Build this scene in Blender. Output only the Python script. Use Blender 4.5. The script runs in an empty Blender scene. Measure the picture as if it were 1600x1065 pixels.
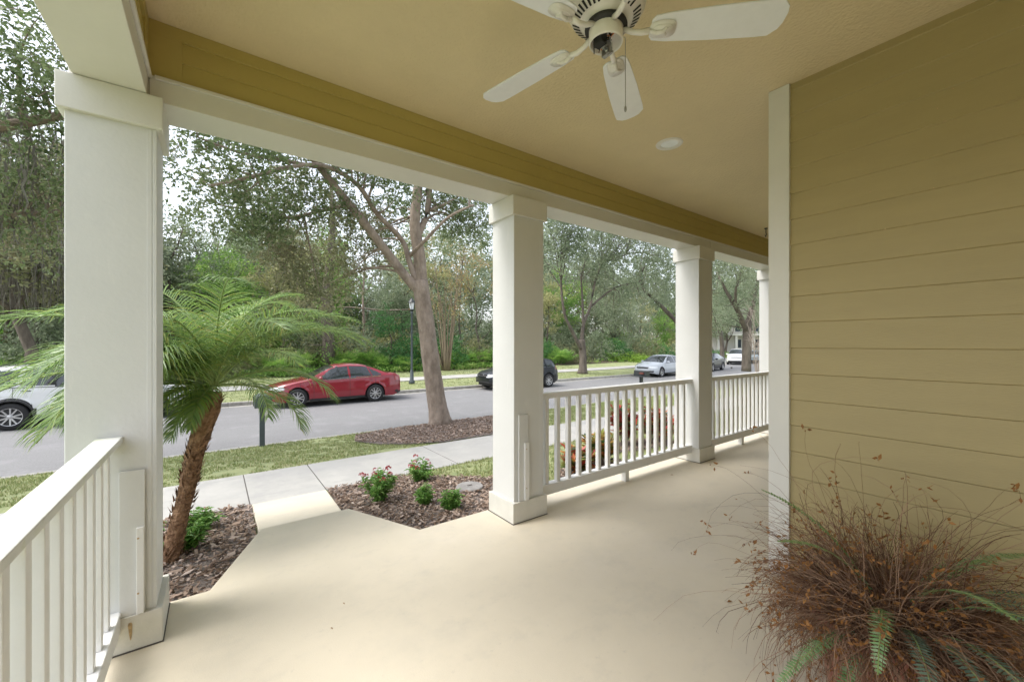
import bpy, math, random
from mathutils import Vector, Matrix
R = math.radians
random.seed(7)
scn = bpy.context.scene
COL = scn.collection

# ------------------------------------------------------------------ camera model
F, CX, HY, H = 632.0, 800.0, 537.0, 1.45
YAW = R(53.6); CA, SA = math.cos(YAW), math.sin(YAW)
def on_depth(x, y, d):
    r = (x-CX)/F*d
    return Vector((CA*d+SA*r, SA*d-CA*r, H+(HY-y)/F*d))
def at(x, y, Y):
    u = (x-CX)/F
    return on_depth(x, y, Y/(SA-CA*u))

# ------------------------------------------------------------------ helpers
def lin(r, g, b):
    def f(c):
        c /= 255.0
        return c/12.92 if c <= .04045 else ((c+.055)/1.055)**2.4
    return (f(r), f(g), f(b), 1)

class MB:
    def __init__(s): s.v = []; s.f = []; s.m = []
    def add(s, vs, fs, mi=0):
        o = len(s.v); s.v.extend([tuple(v) for v in vs])
        for f in fs: s.f.append(tuple(i+o for i in f)); s.m.append(mi)
    def box(s, x0, x1, y0, y1, z0, z1, mi=0):
        s.add([(x0,y0,z0),(x1,y0,z0),(x1,y1,z0),(x0,y1,z0),(x0,y0,z1),(x1,y0,z1),(x1,y1,z1),(x0,y1,z1)],
              [(0,3,2,1),(4,5,6,7),(0,1,5,4),(1,2,6,5),(2,3,7,6),(3,0,4,7)], mi)
    def tube(s, pts, rad, n=8, cap=True, mi=0, jit=0):
        pts = [Vector(p) for p in pts]
        if not isinstance(rad, (list, tuple)): rad = [rad]*len(pts)
        vs = []; up = Vector((0.13,0.07,1)).normalized()
        for i, p in enumerate(pts):
            t = (pts[min(i+1,len(pts)-1)]-pts[max(i-1,0)]).normalized()
            a = t.cross(up)
            if a.length < .15: a = t.cross(Vector((1,.2,0)))
            a.normalize(); b = t.cross(a)
            for k in range(n):
                th = 2*math.pi*k/n; rr = rad[i]*(1+(random.uniform(-jit,jit) if jit else 0))
                vs.append(p+a*(math.cos(th)*rr)+b*(math.sin(th)*rr))
        fs = []
        for i in range(len(pts)-1):
            for k in range(n):
                k2 = (k+1) % n
                fs.append((i*n+k, i*n+k2, (i+1)*n+k2, (i+1)*n+k))
        if cap and n > 2:
            fs.append(tuple(range(n-1,-1,-1))); fs.append(tuple((len(pts)-1)*n+k for k in range(n)))
        s.add(vs, fs, mi)
    def lathe(s, prof, n=24, c=(0,0,0), axis='z', mi=0):
        vs = []; 
        for (r, h) in prof:
            for k in range(n):
                th = 2*math.pi*k/n; a, b = r*math.cos(th), r*math.sin(th)
                vs.append((c[0]+a,c[1]+b,c[2]+h) if axis == 'z' else (c[0]+a,c[1]+h,c[2]+b))
        fs = []
        for i in range(len(prof)-1):
            for k in range(n):
                k2 = (k+1) % n
                fs.append((i*n+k, i*n+k2, (i+1)*n+k2, (i+1)*n+k))
        s.add(vs, fs, mi)
    def prism(s, poly, z0, z1, mi=0):
        n = len(poly)
        s.add([(x,y,z0) for x,y in poly]+[(x,y,z1) for x,y in poly],
              [tuple(range(n-1,-1,-1)), tuple(range(n,2*n))]+[(i,(i+1)%n,n+(i+1)%n,n+i) for i in range(n)], mi)
    def build(s, name, mats, parent=None, smooth=False, bevel=0, loc=None):
        me = bpy.data.meshes.new(name); me.from_pydata(s.v, [], s.f)
        if not isinstance(mats, (list, tuple)): mats = [mats]
        for m in mats: me.materials.append(m)
        if len(mats) > 1: me.polygons.foreach_set('material_index', s.m)
        if smooth: me.polygons.foreach_set('use_smooth', [True]*len(me.polygons))
        me.update()
        o = bpy.data.objects.new(name, me); COL.objects.link(o)
        if parent: o.parent = parent
        if loc: o.location = loc
        if bevel:
            b = o.modifiers.new('bevel', 'BEVEL'); b.width = bevel; b.segments = 2; b.limit_method = 'ANGLE'
            b.angle_limit = R(40)
        return o

def tag(o, label=None, cat=None, group=None, kind=None):
    if label: o['label'] = label
    if cat: o['category'] = cat
    if group: o['group'] = group
    if kind: o['kind'] = kind
    return o
def empty(name, loc=(0,0,0), rz=0, **k):
    o = bpy.data.objects.new(name, None); COL.objects.link(o)
    o.location = loc; o.rotation_euler = (0,0,rz); o.empty_display_size = .2
    return tag(o, **k)
KIDS = {}
def copy_tree(o, parent=None):
    c = o.copy(); COL.objects.link(c)
    if parent: c.parent = parent
    for ch in [x for x in bpy.data.objects if x.parent == o]: copy_tree(ch, c)
    return c

# ------------------------------------------------------------------ materials
def mat(name, col, rough=.6, var=0, vscale=5, bump=0, bscale=40, metal=0, spec=.5, coat=0, col2=None, coords='Object', stretch=None, detail=6, bdist=.01):
    m = bpy.data.materials.new(name); m.use_nodes = True; nt = m.node_tree; N = nt.nodes; L = nt.links
    p = N['Principled BSDF']
    p.inputs['Base Color'].default_value = col if len(col) == 4 else (*col, 1)
    p.inputs['Roughness'].default_value = rough; p.inputs['Metallic'].default_value = metal
    p.inputs['Specular IOR Level'].default_value = spec
    if coat: p.inputs['Coat Weight'].default_value = coat; p.inputs['Coat Roughness'].default_value = .05
    tc = N.new('ShaderNodeTexCoord'); src = tc.outputs[coords]
    if stretch:
        mp = N.new('ShaderNodeMapping'); mp.inputs['Scale'].default_value = stretch; L.new(src, mp.inputs[0]); src = mp.outputs[0]
    if var or col2:
        n = N.new('ShaderNodeTexNoise'); n.inputs['Scale'].default_value = vscale; n.inputs['Detail'].default_value = detail
        n.inputs['Roughness'].default_value = .65; L.new(src, n.inputs['Vector'])
        cr = N.new('ShaderNodeValToRGB'); c = p.inputs['Base Color'].default_value[:]
        c2 = (*col2[:3], 1) if col2 else tuple(min(1, x*(1+var)) for x in c[:3])+(1,)
        c1 = c if col2 else tuple(x*(1-var) for x in c[:3])+(1,)
        cr.color_ramp.elements[0].position = .35; cr.color_ramp.elements[1].position = .65
        cr.color_ramp.elements[0].color = c1; cr.color_ramp.elements[1].color = c2
        L.new(n.outputs['Fac'], cr.inputs[0]); L.new(cr.outputs[0], p.inputs['Base Color'])
        m['ramp'] = cr.name
    if bump:
        n2 = N.new('ShaderNodeTexNoise'); n2.inputs['Scale'].default_value = bscale; n2.inputs['Detail'].default_value = 8
        L.new(src, n2.inputs['Vector'])
        b = N.new('ShaderNodeBump'); b.inputs['Strength'].default_value = bump; b.inputs['Distance'].default_value = bdist
        L.new(n2.outputs['Fac'], b.inputs['Height']); L.new(b.outputs[0], p.inputs['Normal'])
    return m
def mix_spots(m, col, scale, lo, hi, amount=1, stretch=None, detail=8):
    """lay a second colour over the first where a noise passes a threshold (dirt, lichen, stains with their own shape)"""
    nt = m.node_tree; N = nt.nodes; L = nt.links; p = N['Principled BSDF']
    tc = N.new('ShaderNodeTexCoord'); src = tc.outputs['Object']
    if stretch:
        mp = N.new('ShaderNodeMapping'); mp.inputs['Scale'].default_value = stretch; L.new(src, mp.inputs[0]); src = mp.outputs[0]
    n = N.new('ShaderNodeTexNoise'); n.inputs['Scale'].default_value = scale; n.inputs['Detail'].default_value = detail
    n.inputs['Roughness'].default_value = .7
    L.new(src, n.inputs['Vector'])
    mr = N.new('ShaderNodeMapRange'); mr.inputs['From Min'].default_value = lo; mr.inputs['From Max'].default_value = hi
    mr.inputs['To Max'].default_value = amount; L.new(n.outputs['Fac'], mr.inputs['Value'])
    mx = N.new('ShaderNodeMix'); mx.data_type = 'RGBA'
    L.new(mr.outputs[0], mx.inputs['Factor'])
    lk = p.inputs['Base Color'].links
    if lk: L.new(lk[0].from_socket, mx.inputs['A'])
    else: mx.inputs['A'].default_value = p.inputs['Base Color'].default_value
    mx.inputs['B'].default_value = (*col[:3], 1); L.new(mx.outputs['Result'], p.inputs['Base Color'])
    return m
def leafmat(name, cols, trans=.35, rough=.45, spec=.35, clump=0):
    m = bpy.data.materials.new(name); m.use_nodes = True; nt = m.node_tree; N = nt.nodes; L = nt.links
    p = N['Principled BSDF']; out = N['Material Output']
    g = N.new('ShaderNodeNewGeometry'); cr = N.new('ShaderNodeValToRGB'); cr.color_ramp.interpolation = 'LINEAR'
    els = cr.color_ramp.elements
    while len(els) < len(cols): els.new(.5)
    for i, c in enumerate(cols):
        els[i].position = i/(len(cols)-1) if len(cols) > 1 else 0; els[i].color = (*c[:3], 1)
    fac = g.outputs['Random Per Island']
    if clump:
        tc = N.new('ShaderNodeTexCoord'); n = N.new('ShaderNodeTexNoise'); n.inputs['Scale'].default_value = clump; n.inputs['Detail'].default_value = 2
        L.new(tc.outputs['Object'], n.inputs['Vector'])
        mr = N.new('ShaderNodeMapRange'); mr.inputs['From Min'].default_value = .35; mr.inputs['From Max'].default_value = .65
        L.new(n.outputs['Fac'], mr.inputs['Value'])
        mm = N.new('ShaderNodeMix'); mm.inputs['Factor'].default_value = .5
        L.new(fac, mm.inputs['A']); L.new(mr.outputs[0], mm.inputs['B']); fac = mm.outputs['Result']
    L.new(fac, cr.inputs[0]); L.new(cr.outputs[0], p.inputs['Base Color'])
    p.inputs['Roughness'].default_value = rough; p.inputs['Specular IOR Level'].default_value = spec
    t = N.new('ShaderNodeBsdfTranslucent'); L.new(cr.outputs[0], t.inputs[0])
    mx = N.new('ShaderNodeMixShader'); mx.inputs[0].default_value = trans
    L.new(p.outputs[0], mx.inputs[1]); L.new(t.outputs[0], mx.inputs[2]); L.new(mx.outputs[0], out.inputs[0])
    return m

M = {}
M['trim'] = mat('cream_white_paint', (.66,.65,.61), .45, var=.025, vscale=3, bump=.08, bscale=60)
M['column'] = mat('column_paint', (.64,.645,.63), .5, var=.02, vscale=2.5, bump=.1, bscale=50)
mix_spots(M['column'], (.70,.70,.68), 3, .60, .66, .5, stretch=(4,4,.8))
M['column_base'] = mat('weathered_base_paint', (.62,.61,.56), .55, var=.04, vscale=8, bump=.12, bscale=60)
mix_spots(M['column_base'], (.40,.36,.28), 14, .62, .72, .5)
M['rust'] = mat('rust_stain', (.46,.33,.18), .8, var=.3, vscale=60)
M['rail'] = mat('white_rail_paint', (.76,.76,.75), .42, var=.02, vscale=6, bump=.05, bscale=80)
M['rail_worn'] = mat('weathered_handrail_paint', (.68,.695,.67), .5, var=.03, vscale=9, bump=.15, bscale=50)
mix_spots(M['rail_worn'], (.56,.62,.40), 5, .50, .64, .75)
mix_spots(M['rail_worn'], (.45,.47,.42), 22, .58, .72, .6)
M['floor'] = mat('painted_concrete_floor', (.64,.58,.462), .62, var=.035, vscale=1.3, bump=.25, bscale=160, bdist=.004)
mix_spots(M['floor'], (.49,.46,.385), 1.7, .50, .72, .4)
mix_spots(M['floor'], (.66,.605,.51), .9, .52, .68, .5)
mix_spots(M['floor'], (.38,.34,.27), 60, .70, .76, .5)
mix_spots(M['floor'], (.45,.42,.36), 2.6, .54, .80, .5, stretch=(1,1.5,1))
mix_spots(M['floor'], (.42,.39,.33), 24, .60, .74, .4)
M['ceil'] = mat('stippled_ceiling_paint', (.67,.565,.36), .8, var=.03, vscale=2, bump=.9, bscale=55, bdist=.008)
M['siding'] = mat('yellow_siding_paint', (.37,.30,.142), .55, var=.03, vscale=2, bump=.12, bscale=30, stretch=(1,1,6))
M['frieze'] = mat('frieze_paint', (.46,.375,.125), .5, var=.03, vscale=3, bump=.08, bscale=40)
M['fanwhite'] = mat('fan_enamel', (.74,.72,.69), .35, var=.01)
M['blade'] = mat('fan_blade_white', (.74,.76,.79), .45, var=.02, vscale=20)
M['dark'] = mat('dark_void', (.012,.012,.012), .7)
M['steel'] = mat('galvanised_steel', (.35,.35,.34), .35, metal=1)
M['wire_o'] = mat('orange_wire', (.6,.2,.04), .4); M['wire_w'] = mat('white_wire', (.6,.6,.58), .4)
M['black'] = mat('black_metal', (.025,.03,.032), .45, var=.2, vscale=10)
M['mailbox'] = mat('slate_mailbox_paint', (.065,.08,.09), .5, var=.15, vscale=12, bump=.1, bscale=80)
M['lampglass'] = mat('lamp_glass', (.75,.78,.8), .15)
M['asphalt'] = mat('worn_asphalt', (.195,.195,.195), .9, var=.22, vscale=45, bump=.5, bscale=140, bdist=.006, detail=8)
mix_spots(M['asphalt'], (.165,.16,.165), .35, .45, .7, .6, stretch=(.5,2,1))
mix_spots(M['asphalt'], (.11,.105,.10), 2.2, .66, .72, .5, stretch=(.4,1,1))
mix_spots(M['asphalt'], (.26,.255,.26), 1.6, .52, .72, .6)
M['kerb'] = mat('kerb_concrete', (.34,.33,.30), .85, var=.14, vscale=6, bump=.3, bscale=60)
mix_spots(M['kerb'], (.17,.16,.14), 4, .5, .68, .7)
M['walk'] = mat('sidewalk_concrete', (.41,.40,.37), .85, var=.06, vscale=2, bump=.3, bscale=90, bdist=.004)
mix_spots(M['walk'], (.27,.265,.26), 1.4, .50, .70, .6)
mix_spots(M['walk'], (.22,.22,.21), 3.0, .58, .75, .5, stretch=(.6,2.5,1))
mix_spots(M['walk'], (.33,.325,.315), .8, .44, .62, .6)
M['joint'] = mat('joint_dirt', (.10,.09,.08), .9)
M['grass'] = mat('lawn_soil_and_thatch', (.21,.25,.11), .9, col2=(.31,.33,.16), vscale=3.2, bump=.7, bscale=60, bdist=.03)
mix_spots(M['grass'], (.25,.20,.14), 1.6, .58, .70, .7)
M['mulch'] = mat('mulch_soil', (.13,.105,.09), .95, col2=(.25,.205,.18), vscale=26, bump=1, bscale=38, bdist=.03, detail=10)
mix_spots(M['mulch'], (.17,.145,.13), 1.2, .45, .62, .7)
M['leaflitter'] = mat('leaf_litter_soil', (.07,.06,.035), .95, col2=(.13,.10,.06), vscale=2.5, bump=1, bscale=12, bdist=.1)
M['chips'] = leafmat('bark_chip', [(.09,.06,.045),(.19,.135,.10),(.32,.24,.19),(.45,.37,.32)], trans=0, rough=.9, spec=.1)
M['blades'] = leafmat('grass_blade', [(.15,.20,.06),(.23,.29,.10),(.33,.36,.15),(.44,.40,.24)], trans=.3, rough=.6)
M['bark'] = mat('oak_bark', (.20,.155,.12), .9, col2=(.36,.29,.235), vscale=7, bump=.9, bscale=16, bdist=.03, stretch=(1,1,.45))
mix_spots(M['bark'], (.36,.37,.33), 9, .6, .68, .6)
M['barkdark'] = mat('dark_bark', (.075,.06,.048), .9, col2=(.16,.135,.11), vscale=5, bump=.9, bscale=12, bdist=.03, stretch=(1,1,.3))
M['palmbark'] = mat('palm_trunk_fibre', (.17,.09,.045), .95, col2=(.36,.22,.13), vscale=22, bump=1, bscale=40, bdist=.02)
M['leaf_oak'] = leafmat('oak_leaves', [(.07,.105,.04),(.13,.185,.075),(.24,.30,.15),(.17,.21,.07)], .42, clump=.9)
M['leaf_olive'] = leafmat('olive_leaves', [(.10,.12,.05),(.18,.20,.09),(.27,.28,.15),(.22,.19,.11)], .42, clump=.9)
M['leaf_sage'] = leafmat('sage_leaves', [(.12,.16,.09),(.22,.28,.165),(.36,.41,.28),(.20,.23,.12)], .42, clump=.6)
M['leaf_green'] = leafmat('fresh_leaves', [(0.069,0.172,0.034),(0.149,0.310,0.057),(0.287,0.437,0.103),(0.414,0.483,0.161)], .42, clump=.5)
M['leaf_yellow'] = leafmat('pale_leaves', [(0.198,0.231,0.099),(0.330,0.347,0.149),(0.462,0.429,0.215),(0.281,0.330,0.165)], .42, clump=.5)
M['leaf_rust'] = leafmat('rust_leaves', [(.38,.17,.07),(.40,.27,.12),(.36,.33,.14),(.24,.26,.12),(.42,.30,.14)], .42, clump=.6)
M['leaf_lime'] = leafmat('lime_leaves', [(.14,.26,.03),(.24,.38,.05),(.32,.46,.09)], .4)
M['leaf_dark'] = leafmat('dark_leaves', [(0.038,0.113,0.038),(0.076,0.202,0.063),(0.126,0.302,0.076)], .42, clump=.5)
M['moss'] = leafmat('spanish_moss', [(.13,.12,.10),(.20,.19,.165),(.27,.255,.225)], .3, rough=.9, spec=.05)
M['palm'] = leafmat('palm_leaflet', [(.10,.19,.055),(.16,.27,.08),(.24,.35,.13),(.23,.37,.07),(.38,.39,.12)], .4, rough=.35, spec=.6)
M['rachis'] = mat('palm_rachis', (.22,.30,.10), .45)
M['penta'] = leafmat('penta_leaf', [(.09,.22,.04),(.17,.35,.07),(.30,.46,.13)], .35)
M['redflower'] = leafmat('red_petal', [(.35,.03,.05),(.5,.06,.09),(.45,.12,.12)], .2)
M['croton_r'] = leafmat('croton_red', [(.30,.02,.02),(.45,.05,.03),(.14,.02,.02),(.40,.14,.05)], .25, rough=.3)
M['croton_o'] = leafmat('croton_orange', [(.42,.10,.03),(.50,.20,.05),(.38,.30,.07),(.16,.19,.04)], .25, rough=.3)
M['croton_g'] = leafmat('croton_green', [(.03,.07,.02),(.07,.13,.03),(.25,.26,.06)], .25, rough=.3)
M['dry'] = leafmat('dry_stem', [(.085,.045,.03),(.19,.11,.07),(.36,.24,.165),(.14,.075,.05)], .1, rough=.8, spec=.1)
M['dryleaf'] = leafmat('dry_leaflet', [(.26,.11,.03),(.36,.18,.06),(.20,.09,.035)], .3, rough=.7)
M['fern'] = leafmat('fern_leaflet', [(.14,.27,.10),(.22,.37,.16),(.30,.42,.25)], .3)
M['fernblue'] = leafmat('fern_leaflet_pale', [(.13,.20,.15),(.19,.27,.20)], .3)
M['terracotta'] = mat('terracotta_plastic', (.33,.13,.09), .6, var=.08, vscale=8)
M['tyre'] = mat('tyre_rubber', (.02,.02,.021), .8)
M['alloy'] = mat('alloy_rim', (.55,.55,.56), .3, metal=.8)
M['alloydark'] = mat('rim_dark', (.03,.03,.032), .5)
def paint(n, c): return mat(n, c, .3, metal=0, coat=1, spec=.4)
M['p_red'] = paint('red_car_paint', (.24,.007,.018)); M['p_white'] = paint('white_car_paint', (.70,.71,.71))
M['p_black'] = mat('black_car_paint', (.008,.010,.013), .3, spec=.25, coat=.35); M['p_silver'] = paint('silver_car_paint', (.42,.45,.49))
M['p_blue'] = paint('pale_blue_car_paint', (.25,.36,.44))
M['glass'] = mat('car_window', (.018,.024,.026), .04, spec=1.0, coat=.5)
M['lens'] = mat('headlight_lens', (.62,.65,.68), .12, coat=1); M['tail'] = mat('taillight_lens', (.32,.01,.012), .2, coat=1)
M['plast'] = mat('black_plastic', (.02,.02,.022), .55); M['chrome'] = mat('chrome', (.7,.7,.72), .12, metal=1)
M['stucco'] = mat('house_wall_paint', (.62,.60,.56), .8, var=.05); M['roof'] = mat('roof_shingle', (.14,.12,.11), .9, var=.2, vscale=10)
M['brick'] = mat('brown_house_wall', (.36,.22,.17), .9, var=.1, vscale=4); M['winglass'] = mat('house_window_glass', (.05,.07,.09), .1)

# ------------------------------------------------------------------ terrain
def cur(X): return 0.0105*(X-24)**2 if X > 24 else 0.0
def gz(X, Y):
    Yr = Y-cur(X)
    P = [(-99,-.3),(2.9,-.22),(3.4,-.22),(5.3,-.37),(6.8,-.37),(9.55,-.61),(9.62,-.62),(9.8,-.85),(17.2,-.85),(17.42,-.62),(19.8,-.56),(22.6,-.52),(27,-.35),(60,.2),(200,1)]
    for (a,za),(b,zb) in zip(P, P[1:]):
        if Yr <= b: return za+(zb-za)*(Yr-a)/(b-a) if Yr > a else za
    return 1
def xs_range(a, b, s):
    n = max(1, int(round((b-a)/s))); return [a+(b-a)*i/n for i in range(n+1)]
def strip(name, x0, x1, y0, y1, zf, m, sx=2, sy=None, kind='structure', skirt=0):
    mb = MB(); X = xs_range(x0, x1, sx); Yv = sy or [y0, y1]
    vs = []; n = len(Yv)
    for x in X:
        for y in Yv:
            yy = y+cur(x); vs.append((x, yy, zf(x, yy)))
    fs = [(i*n+j, (i+1)*n+j, (i+1)*n+j+1, i*n+j+1) for i in range(len(X)-1) for j in range(n-1)]
    mb.add(vs, fs)
    o = mb.build(name, m, smooth=True); tag(o, kind=kind); return o
gy = [-40,-10,2.9,3.4,5.3,6.8,7.5,8.5,9.55,9.62,9.8,13,17.2,17.42,19.8,22.6,24,27,32,40,50,60,100,200]
strip('ground', -70, 150, 0, 0, gz, M['grass'], sx=2, sy=gy)
strip('road', -70, 150, 0, 0, lambda x,y: -.75+.03*(1-abs(y-cur(x)-13.45)/3.85), M['asphalt'], sx=1.5, sy=[9.72,11,12.4,13.45,14.5,16,17.27])
def kerb(name, ya, yb):
    mb = MB(); X = xs_range(-70, 150, 1.5); vs = []
    sec = [(ya,-.9),(ya,-.625),(ya+.02,-.605),(yb-.02,-.605),(yb,-.625),(yb,-.9)]
    for x in X:
        for (y,z) in sec: vs.append((x, y+cur(x), z))
    n = len(sec); fs = [(i*n+j,(i+1)*n+j,(i+1)*n+j+1,i*n+j+1) for i in range(len(X)-1) for j in range(n-1)]
    mb.add(vs, fs); tag(mb.build(name, M['kerb']), kind='structure')
kerb('kerb', 9.60, 9.74); kerb('kerb', 17.26, 17.42)
strip('gutter', -70, 150, 0, 0, lambda x,y: -.742, M['kerb'], sx=1.5, sy=[16.95,17.262])
mb = MB()
for k in range(-8, 16):
    X_ = k*3.05+.4
    for (a,b) in ((9.599,9.741),(17.259,17.421)): mb.box(X_-.006, X_+.006, a, b, -.76, -.6035)
    mb.box(X_-.006, X_+.006, 16.955, 17.25, -.76, -.7405)
tag(mb.build('kerb_joint', M['joint']), kind='structure')
# near sidewalk slabs with joints
mb = MB(); jx = [-12.2,-10.8,-9.4,-8,-6.6,-5.2,-3.9,-2.5,-1.1,.33,1.13,2.98,4.4,5.9,7.4,8.9,10.4,11.9,13.4,14.9,16.4,18,20,22,24]
for a, b in zip(jx, jx[1:]): mb.box(a+.006, b-.006, 5.41, 6.73, -.47, -.362)
tag(mb.build('sidewalk', M['walk'], bevel=.004), kind='structure')
mb = MB(); mb.box(-12.2, 24, 5.415, 6.725, -.46, -.3655); tag(mb.build('sidewalk_joint_bed', M['joint']), kind='structure')
strip('sidewalk_beyond', 24, 120, 0, 0, lambda x,y: -.362, M['walk'], sx=2, sy=[5.41,6.73])
strip('far_path', -70, 150, 0, 0, lambda x,y: gz(x,y)+.03, M['walk'], sx=2, sy=[20.7,22.5])
strip('woodland_floor', -70, 60, 0, 0, lambda x,y: gz(x,y)+.025, M['leaflitter'], sx=2, sy=[25.6,27,32,40,50,60,90])

# porch slab + stoop + walkway
mb = MB()
mb.prism([(-.57,-3.4),(12,-3.4),(12,2.98),(1.30,2.98),(.96,3.73),(.30,3.73),(-.02,2.98),(-.57,2.98)], -.45, 0)
tag(mb.build('porch_floor', M['floor'], bevel=.008), kind='structure')
mb = MB()
mb.add([(.315,3.74,-.17),(1.00,3.74,-.17),(1.12,5.40,-.355),(.345,5.40,-.355),(.315,3.74,-.5),(1.00,3.74,-.5),(1.12,5.40,-.5),(.345,5.40,-.5)],
       [(0,1,2,3),(0,4,5,1),(1,5,6,2),(2,6,7,3),(3,7,4,0)])
tag(mb.build('walkway', M['floor'], bevel=.006), kind='structure')

# mulch beds: (name, outline)
def bed(outline, lift=.02):
    from mathutils.geometry import tessellate_polygon
    mb = MB(); n = len(outline)
    # grid fill clipped by point-in-polygon would leave jagged edges: fan from centre with subdivisions
    cx = sum(p[0] for p in outline)/n; cy = sum(p[1] for p in outline)/n
    rings = 14; edge = []
    for i in range(n):
        a, b = outline[i], outline[(i+1)%n]; k = max(2, int(math.dist(a,b)/.12))
        edge += [(a[0]+(b[0]-a[0])*j/k, a[1]+(b[1]-a[1])*j/k) for j in range(k)]
    m = len(edge); vs = []
    for r in range(rings+1):
        t = r/rings
        for (x,y) in edge:
            X = cx+(x-cx)*t; Y = cy+(y-cy)*t
            vs.append((X,Y,gz(X,Y)+lift+(random.uniform(-.008,.012) if 0<r<rings else 0)))
    fs = [(r*m+i, r*m+(i+1)%m, (r+1)*m+(i+1)%m, (r+1)*m+i) for r in range(rings) for i in range(m)]
    mb.add(vs, fs); o = mb.build('mulch_bed', M['mulch'], smooth=True); tag(o, kind='structure'); return o
def inside(p, poly):
    x, y = p; c = False; j = len(poly)-1
    for i in range(len(poly)):
        if (poly[i][1] > y) != (poly[j][1] > y) and x < (poly[j][0]-poly[i][0])*(y-poly[i][1])/(poly[j][1]-poly[i][1])+poly[i][0]: c = not c
        j = i
    return c
bedA = [(1.31,2.99),(2.9,2.99),(3.0,3.6),(2.9,4.35),(2.35,5.0),(1.98,5.40),(1.13,5.40),(1.01,3.74)]
bedB = [(-1.8,2.99),(-.03,2.99),(.295,3.74),(.34,5.40),(-.75,5.40),(-1.3,4.6)]
bedC = [(2.25,8.3),(2.5,7.5),(2.9,7.0),(3.4,6.74),(5.3,6.74),(5.9,7.3),(6.3,8.2),(6.5,9.59),(3.4,9.59),(2.5,9.2)]
bedD = [(3.45,3.4),(4.6,3.45),(4.75,3.8),(4.5,4.05),(3.7,4.0),(3.4,3.7)]
bedE = [(5.2,4.1),(6.4,3.8),(6.6,4.3),(6.1,4.65),(5.3,4.7)]
for b in (bedA, bedB, bedC, bedD, bedE): bed(b)
def chips(poly, n, name):
    mb = MB(); x0=min(p[0] for p in poly); x1=max(p[0] for p in poly); y0=min(p[1] for p in poly); y1=max(p[1] for p in poly)
    k = 0
    while k < n:
        x, y = random.uniform(x0,x1), random.uniform(y0,y1)
        if not inside((x,y), poly): continue
        k += 1
        z = gz(x,y)+.028+random.random()*.02; l = random.uniform(.007,.024)*(1+(random.random()<.12)); w = l*random.uniform(.25,.6); h = random.uniform(.003,.008)
        a = random.uniform(0,6.28); tilt = random.gauss(0,.3); t2 = random.gauss(0,.25)
        Mx = Matrix.Translation((x,y,z)) @ Matrix.Rotation(a,4,'Z') @ Matrix.Rotation(tilt,4,'Y') @ Matrix.Rotation(t2,4,'X')
        vs = [Mx@Vector(v) for v in [(-l,-w*.6,0),(l*.8,-w,0),(l,w*.7,0),(-l*.7,w,0),(-l,-w*.6,h),(l*.8,-w,h),(l,w*.7,h),(-l*.7,w,h)]]
        mb.add(vs, [(4,5,6,7),(0,1,5,4),(1,2,6,5),(2,3,7,6),(3,0,4,7)])
    tag(mb.build(name, M['chips']), 'brown bark chips strewn over the planting beds', 'bark mulch', kind='stuff')
allbeds = [bedA,bedB,bedC,bedD,bedE]
chips(bedA, 5200, 'bark_mulch'); chips(bedB, 4200, 'bark_mulch'); chips(bedC, 8000, 'bark_mulch'); chips(bedD, 700, 'bark_mulch'); chips(bedE, 700, 'bark_mulch')

def blades(n, x0, x1, y0, y1, hgt, name, dens=None):
    mb = MB(); k = 0
    while k < n:
        x, y = random.uniform(x0,x1), random.uniform(y0,y1)
        if any(inside((x,y), b) for b in allbeds) and random.random() > .03: continue
        if dens and not dens(x,y): k += 1; continue
        k += 1
        z = gz(x, y+0)
        for _ in range(3):
            h = random.uniform(.5,1)*hgt; a = random.uniform(0,6.28); w = random.uniform(.004,.008)
            px, py = x+random.gauss(0,.012), y+random.gauss(0,.012); lx, ly = math.cos(a)*h*random.uniform(.2,.9), math.sin(a)*h*random.uniform(.2,.9)
            ca, sa = -math.sin(a)*w, math.cos(a)*w
            mb.add([(px-ca,py-sa,z-.005),(px+ca,py+sa,z-.005),(px+lx,py+ly,z+h)], [(0,1,2)])
    tag(mb.build(name, M['blades']), 'short patchy lawn grass on the verges beside the sidewalk', 'grass', kind='stuff')
import mathutils
def patch(x,y):
    v = mathutils.noise.noise(Vector((x*1.4,y*1.9,3)))+.5*mathutils.noise.noise(Vector((x*5,y*5,1)))
    return v > -.28
blades(30000, -7, 14, 6.72, 9.62, .045, 'grass', patch)
blades(15000, 1.9, 14, 3.0, 5.43, .05, 'grass', patch)
blades(9000, -8, 22, 17.4, 20.7, .07, 'grass', patch)
blades(6000, -8, 24, 22.5, 25.8, .09, 'grass', patch)

# ------------------------------------------------------------------ porch structure
ZC = 3.05
mb = MB(); mb.box(-.40, 12, -3.4, 2.80, ZC, ZC+.12); tag(mb.build('porch_ceiling', M['ceil']), kind='structure')
mb = MB(); mb.box(-.56, 12.4, -3.8, 2.96, ZC+.125, ZC+.35); tag(mb.build('porch_roof', M['trim']), kind='structure')
# beams
mb = MB()
mb.box(-.53, 12, 2.66, 2.91, 2.65, 2.775); mb.box(-.53, 12, 2.675, 2.905, 2.777, 3.17)
mb.box(-.235, 12, 2.645, 2.66, 2.757, 2.775)
tag(mb.build('front_beam', M['trim'], bevel=.003), kind='structure')
mb = MB()
mb.box(-.51, -.26, -3.4, 2.658, 2.652, 2.775); mb.box(-.505, -.275, -3.4, 2.66, 2.777, 3.17)
mb.box(-.26, -.245, -3.4, 2.66, 2.757, 2.777)
tag(mb.build('side_beam', M['trim'], bevel=.003), kind='structure')
mb = MB(); mb.box(5.108,5.110,2.6590,2.6602,2.652,2.756); mb.box(-.2555,-.2545,2.657,2.66,2.655,2.755); tag(mb.build('beam_joint', M['joint']), kind='structure')
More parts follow.
